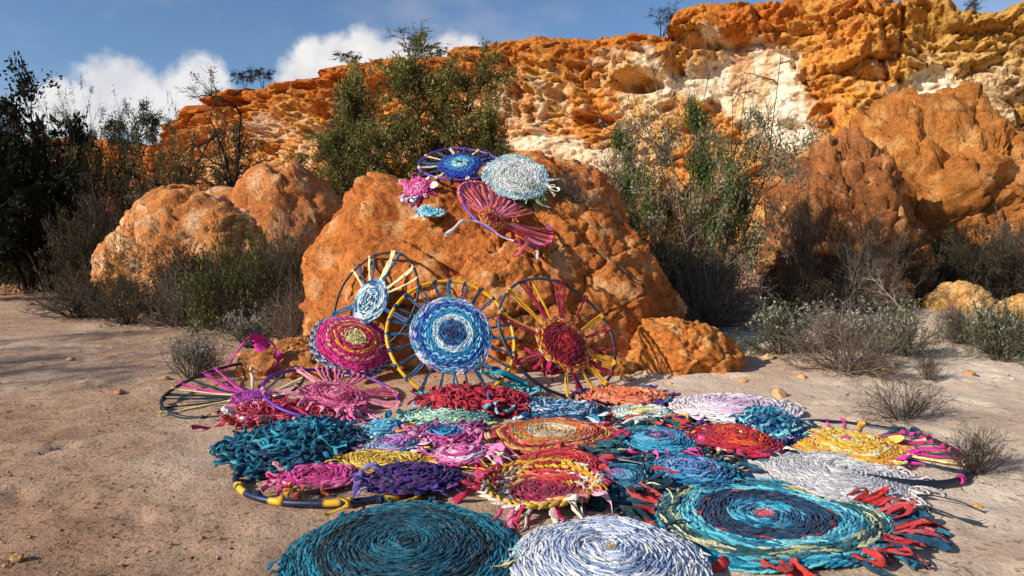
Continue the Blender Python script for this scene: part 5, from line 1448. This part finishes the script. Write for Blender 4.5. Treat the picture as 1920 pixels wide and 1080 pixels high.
TR(t_dark, 'tall black-green tree at the left edge of the photo', -150, 130, 92, 500, Y=12.6)
TR(t_dark2, 'dense dark tree cut by the left edge, in front of the tall one', -150, 80, 225, 520, Y=11.6)
TR(t_dark2, 'dark bushy tree between the tall left-edge tree and the wispy one', 20, 215, 225, 450, Y=14.6)
t_wisp = tree(22, 4.5, stems=3, n1=26, n2=150, n3=600, nl=7000, t0=.35, ang=58, L1=.36, prof='round', leaf='3c3e26 4a4a30 2c2e1c', ll=.07, lw=.02, r0=.045, spread=.35, up=.01, clump=.02, wig=.16, leaf_jit=.05)
TR(t_wisp, 'airy spreading tree with thin foliage against the white cloud', 85, 235, 150, 430, Y=15.4)
t_small = tree(23, 4.6, stems=2, n1=16, n2=70, n3=300, nl=6000, t0=.55, ang=60, L1=.26, prof='round', leaf='3a4028 4a5034 2c301e', ll=.085, lw=.03, r0=.05, spread=.2, clump=.0, up=.0, leaf_jit=.07)
TR(t_small, 'small round-headed tree between the cloud and the twisted tree', 238, 330, 200, 420, Y=20.5)
t_twist = tree(24, 4.2, stems=3, n1=30, n2=190, n3=800, nl=9000, t0=.35, ang=62, L1=.34, prof='flat', leaf='4a4426 5a5230 3a361e', ll=.06, lw=.022, wood='241c18 322822', r0=.075, wig=.24, spread=.35, clump=.12, up=.0, leaf_jit=.05)
TR(t_twist, 'twisted dark tree with sparse foliage behind the rounded left boulder', 295, 540, 150, 440, Y=13.4)
t_pine = tree(25, 4.8, n1=56, n2=360, n3=950, nl=22000, t0=.04, ang=52, L1=.34, prof='cone', leaf=PINE, ll=.10, lw=.032, wood='4a3c2a 5a4a34', r0=.055, up=.06, leaf_jit=.07, clump=.03)
t_pine2 = tree(26, 5.2, stems=2, n1=70, n2=460, n3=1300, nl=30000, t0=.04, ang=54, L1=.36, prof='pine', leaf=PINE, ll=.10, lw=.032, wood='4a3c2a 5a4a34', r0=.055, up=.06, leaf_jit=.07, clump=.04, spread=.22)
TR(t_pine, 'conical olive pine left of the larger one behind the huge boulder', 570, 725, 124, 330, Y=15.2, group='native pines behind the boulder')
TR(t_pine2, 'largest olive pine with a broad crown standing behind the top of the huge boulder', 715, 945, 84, 330, Y=14.4, group='native pines behind the boulder')
TR(t_pine, 'dark bushy young pine on the right of the largest pine', 850, 965, 190, 330, Y=13.8, group='native pines behind the boulder')
TR(t_pine2, 'low bushy pine filling the gap between the two tall pines', 590, 760, 225, 340, Y=13.6, group='native pines behind the boulder')
def crest(px, py):
    """a point on the rim of the cliff behind pixel column px"""
    Yb, tp = cliff_col(np.array([float(px)]))
    Yb = float(Yb[0]) + .9
    q = at(px, 430, Yb)
    h = cliff_bvh.ray_cast(Vector((q[0], Yb, 20)), Vector((0, 0, -1)))
    return np.array(h[0]) if h[0] is not None else at(px, float(tp[0]), Yb)
t_rim = tree(27, 2.0, stems=2, n1=18, n2=90, n3=500, nl=5000, t0=.35, ang=45, L1=.36, prof='top', leaf='3c4024 4a4c2c 2e301c', ll=.06, lw=.022, r0=.03, spread=.2, clump=-.05)
t_rim2 = tree(28, 2.0, stems=3, n1=20, n2=120, n3=700, nl=3500, t0=.3, ang=40, L1=.36, prof='top', leaf='3e3c28 4c4630', ll=.05, lw=.014, r0=.028, spread=.35)
GR = 'small trees along the cliff top'
TR(t_rim2, 'thin bare-twigged tree on the cliff top above the largest pine', 742, 806, 44, 106, on=crest(776, 100), group=GR)
TR(t_rim, 'low dark bush-like tree on the cliff top beside the thin bare-twigged one', 788, 842, 88, 106, on=crest(812, 100), group=GR)
TR(t_rim, 'small green tree on the cliff top above the left pine', 640, 682, 98, 120, on=crest(660, 110), group=GR)
TR(t_rim, 'left one of the two round trees on the left part of the cliff top', 452, 486, 130, 162, on=crest(468, 150), group=GR)
TR(t_rim, 'right one of the two round trees on the left part of the cliff top', 482, 520, 125, 160, on=crest(500, 150), group=GR)
TR(t_rim2, 'bare little tree on the cliff top where the cliff steps up', 1205, 1268, 10, 64, on=crest(1233, 60), group=GR)
TR(t_rim2, 'sparse bush-like tree on the cliff edge above the twisted tree', 372, 430, 158, 200, on=crest(398, 190), group=GR)
TR(t_rim2, 'tiny bare tree on the cliff top in the upper right corner', 1768, 1808, -8, 20, on=crest(1788, 14), group=GR)
# the tall wispy bush
t_bush = tree(29, 3.6, stems=13, n1=90, n2=560, n3=1800, nl=15000, t0=.12, ang=56, L1=.24, prof='round', leaf='8a7e64 9a8e72 746a52 6e7050', ll=.06, lw=.024, wood='4c3e34 66584a 7a6a5c', r0=.022, spread=.42, up=.0, bare_top=.66, wig=.16, leaf_jit=.04)
TR(t_bush, 'tall wispy bush with bare upper branches in front of the white cliff hollow', 1130, 1475, 84, 600, Y=8.9)
TR(t_gr, 'fresh green foliage clump rising in the middle of the wispy bush', 1275, 1415, 195, 470, Y=8.8)
TR(t_gr, 'bright green leafy shrub left of the wispy bush', 1140, 1270, 245, 420, Y=9.3, name='shrub')
TR(t_gr, 'small green shrub low on the right side of the wispy bush', 1345, 1425, 350, 470, Y=9.0, name='shrub')
TR(t_bush, 'wispy tall brown brush rising between the shaded boulder and the olive dome', 165, 300, 300, 450, Y=12.4, name='shrub')
# off-frame left: low tree added for corner shade, thin tree inferred from its shadow
b = np.array([-6.2, -.75, 0.]); o = t_dark.put('tree', 'unseen low tree added left of the photographer to shade the lower left corner of sand', 'tree', b, .5, .5, 1.0, None)
b = np.array([-8.2, 3.7, 0.]); o = t_wisp.put('tree', 'thin tree left of the frame that throws a band of shade across the sand', 'tree', b, .8, .8, 2.0, None)

# ------------------------------------------------------------------ fallen branches
def branch(label, px0, py0, px1, py1, Y0, Y1, seed, r=.014, n=10, cols='8a7a6a 9a8a78 6a5c4e'):
    rg = np.random.default_rng(seed)
    a, b = at(px0, py0, Y0), at(px1, py1, Y1)
    L_ = np.linalg.norm(b - a)
    P0 = grow(np.zeros((1, 3)), (b - a)[None], np.array([L_]), 9, .07, 0, rg)
    P1 = offshoots(P0, n, .2, .95, 38, L_ * .42, 6, .15, .02, rg)
    P2 = offshoots(P1, n * 4, .3, 1, 40, L_ * .16, 4, .15, .02, rg)
    bag = Bag()
    for Q, ra, rb in ((P0, r, r * .4), (P1, r * .45, r * .2), (P2, r * .22, r * .12)):
        V, F = tubes(Q, rad(len(Q), Q.shape[1], ra, rb), 5)
        bag.add(V, F, np.repeat(colour(cols, len(Q), rg), Q.shape[1] * 5, axis=0))
    o = link('fallen_branch', bag.mesh('fallen_branch', M_BARK)); o.location = tuple(a)
    tag(o, label, 'branch')
pB = surf(1190, 492)[0]
branch('grey fallen branch lying along the right shoulder of the huge boulder', 1120, 470, 1195, 520, surf(1120, 470)[0][1] - .04, surf(1195, 520)[0][1] - .04, 5, .011, 7)
branch('bleached dead branch sticking out of the dark shrubs before the craggy boulder', 1700, 590, 1640, 510, 9.0, 9.1, 6)
branch('pale dead branch standing in the left bank below the olive bush', 440, 560, 470, 490, 8.2, 8.3, 7)
# ================================================================== LOOSE STONES
def stone_mesh(seed, nu=12, nv=7):
    th = np.linspace(0, 2 * np.pi, nu, endpoint=False); ph = np.linspace(.0, np.pi, nv)
    T, Ph = np.meshgrid(th, ph, indexing='ij')
    D = np.stack([np.sin(Ph) * np.cos(T), np.sin(Ph) * np.sin(T), np.cos(Ph)], -1).reshape(-1, 3)
    r = 1 + .8 * perlin(D * 1.3 + seed * 3.1, seed) + .4 * perlin(D * 2.6 + seed, seed + 1)
    Pn = D * r[:, None]
    rs = np.random.default_rng(seed + 60)
    for _ in range(7):
        nn = rs.normal(0, 1, 3); nn /= np.linalg.norm(nn)
        pr = Pn @ nn; Pn = Pn - nn[None] * np.clip(pr - pr.max() * rs.uniform(.55, .8), 0, None)[:, None] * .95
    return Pn * np.array([1, .8, .55]), grid_faces(nu, nv, True)
STONES = [(1835, 952, 22, 'c88a2e', 'round ochre stone on the sand at the right, below the navy hoop'), (1462, 744, 40, 'd8ac70', 'flat pale orange stone behind the lilac rug'),
          (1660, 700, 30, 'd0a878', 'pale stone at the right foot of the broad twiggy shrub'), (1820, 704, 24, 'c88438', 'orange stone on the right sand above the thorny bush'),
          (1898, 712, 14, 'e0d4c4', 'small white stone near the right edge of the sand'), (1500, 708, 22, 'cf9448', 'orange pebble in front of the knee-high boulder\'s right side'),
          (1395, 715, 20, 'd8a860', 'pale orange pebble in front of the knee-high boulder'), (1770, 665, 20, 'd0b890', 'pale flat stone beside the silvery shrub'),
          (1810, 640, 22, 'e0d0b8', 'whitish stone below the grass tussock'), (1350, 690, 34, 'd09a50', 'orange rock chip at the edge of the knee-high boulder'),
          (1440, 672, 30, 'd4b084', 'pale stone under the silvery green shrub'), (35, 1048, 30, 'b08838', 'ochre stone in the shade at the lower left corner'),
          (365, 690, 26, 'c09060', 'stone at the foot of the lone white-flowered shrub'), (405, 778, 18, 'c48850', 'orange pebble beside the dark green hoop'),
          (222, 738, 22, 'a86a3c', 'reddish stone on the sand left of the dark green hoop'), (135, 676, 18, 'b8926c', 'brown pebble on the left sand below the bank'),
          (455, 668, 24, 'c88a4c', 'orange stone below the white-flowered shrub of the bank'), (310, 712, 24, 'c89a60', 'pale orange stone near the far left ribbon hoop'),
          (470, 825, 14, 'c08a50', 'orange chip beside the shaggy teal rug'), (1175, 712, 26, 'd0a060', 'pale orange stone behind the orange and salmon rug'),
          (1215, 700, 22, 'd8b070', 'small pale stone below the knee-high boulder'), (1255, 722, 16, 'd0a468', 'tiny orange stone behind the lilac rug\'s left end'),
          (700, 740, 22, 'b88048', 'brown stone between the yellow hoop and the purple hoop'), (775, 735, 20, 'c08c54', 'orange pebble under the left of the yellow hoop')]
SM = {}
for k, (px, py, w, colr, label) in enumerate(STONES):
    V, F = stone_mesh(k + 3, 16, 10)
    p = foot(px, py); s = w / 2 * p[1] / FPX
    me = make_mesh('stone', V * s, F, M_STONE, np.repeat((hexc(colr) * .6 + hexc('b89878') * .4)[None], len(V), 0))
    o = link('stone', me); o.location = (p[0], p[1], p[2] + s * .16); o.rotation_euler = (0, 0, k * 1.7)
    tag(o, label, 'stone', 'loose stones on the sand')
def gravel():
    rg = np.random.default_rng(8)
    n = 10000
    y = 1.9 + 8.5 * rg.uniform(0, 1, n) ** 1.5; x = rg.uniform(-1, 1, n) * (y * .85 + .6)
    dens = fbm(np.stack([x * 1.3, y * 1.3, np.zeros(n)], 1), 3, 55) + .35 * sstep(.5, -2, x) + .3 * sstep(1.5, .3, np.abs(np.hypot(x / 1.5, (y - 6.6) / 1.2) - 1) * 2)
    keep = dens > rg.normal(.18, .25, n)
    x, y = x[keep], y[keep]
    # chips shed round the rocks
    for cx, cy, ra, c in ((-.05, 6.2, 1.45, 1500), (1.5, 5.95, .5, 450), (-1.75, 5.7, .5, 450), (.8, 5.65, .25, 150), (6.5, 9.9, .6, 200)):
        a = rg.uniform(0, 6.28, c); rr = ra * (.8 + np.abs(rg.normal(0, .22, c)))
        x = np.concatenate([x, cx + rr * np.cos(a)]); y = np.concatenate([y, cy + rr * np.sin(a) * .75])
    n = len(x)
    z = gz(x, y)
    s = .0032 + .0095 * rg.uniform(0, 1, n) ** 4
    base = [stone_mesh(k, 5, 4) for k in range(5)]
    pal_ = pal('a07c5c b89878 7a5438 c8ae90 92603a 5c4030 b08050')
    bag = Bag()
    which = rg.integers(0, 5, n)
    for k in range(5):
        m = which == k; c = m.sum()
        V, F = base[k]
        a = rg.uniform(0, 6.28, c)
        ca, sa = np.cos(a)[:, None], np.sin(a)[:, None]
        vx = V[None, :, 0] * ca - V[None, :, 1] * sa; vy = V[None, :, 0] * sa + V[None, :, 1] * ca
        W = np.stack([vx, vy, np.repeat(V[None, :, 2], c, 0)], -1) * s[m][:, None, None] + np.stack([x[m], y[m], z[m] + s[m] * .2], 1)[:, None]
        bag.add(W.reshape(-1, 3), (F[None] + (np.arange(c) * len(V))[:, None, None]).reshape(-1, 4), np.repeat(pal_[rg.integers(0, 7, c)] * rg.uniform(.7, 1.1, c)[:, None], len(V), axis=0))
    o = link('gravel', bag.mesh('gravel', M_STONE), kind='stuff')
    o['label'] = 'fine orange and pale gravel scattered over the sand'; o['category'] = 'gravel'
def litter():
    """dry twigs and leaf litter on the sand"""
    rg = np.random.default_rng(9)
    n = 3000
    y = 2.0 + 8 * rg.uniform(0, 1, n) ** 1.2; x = rg.uniform(-1, 1, n) * (y * .85 + .4)
    keep = (np.abs(x) > .9 * y * .5) | (rg.random(n) < .25)
    x, y = x[keep], y[keep]; n = len(x)
    a = rg.uniform(0, 6.28, n)
    P = grow(np.stack([x, y, gz(x, y) + .006], 1), np.stack([np.cos(a), np.sin(a), np.zeros(n)], 1), rg.uniform(.015, .08, n), 4, .15, 0, rg)
    P[:, :, 2] = gz(P[:, :, 0].ravel(), P[:, :, 1].ravel()).reshape(n, 4) + .007
    V, F = tubes(P, rad(n, 4, .0016, .0009), 3)
    b = Bag(); b.add(V, F, np.repeat(colour('6a5544 4a3a2e 8a7460', n, rg), 12, axis=0))
    o = link('leaf_litter', b.mesh('leaf_litter', M_BARK), kind='stuff')
    o['label'] = 'dry twigs and leaf litter strewn over the sand'; o['category'] = 'litter'
gravel(); litter()
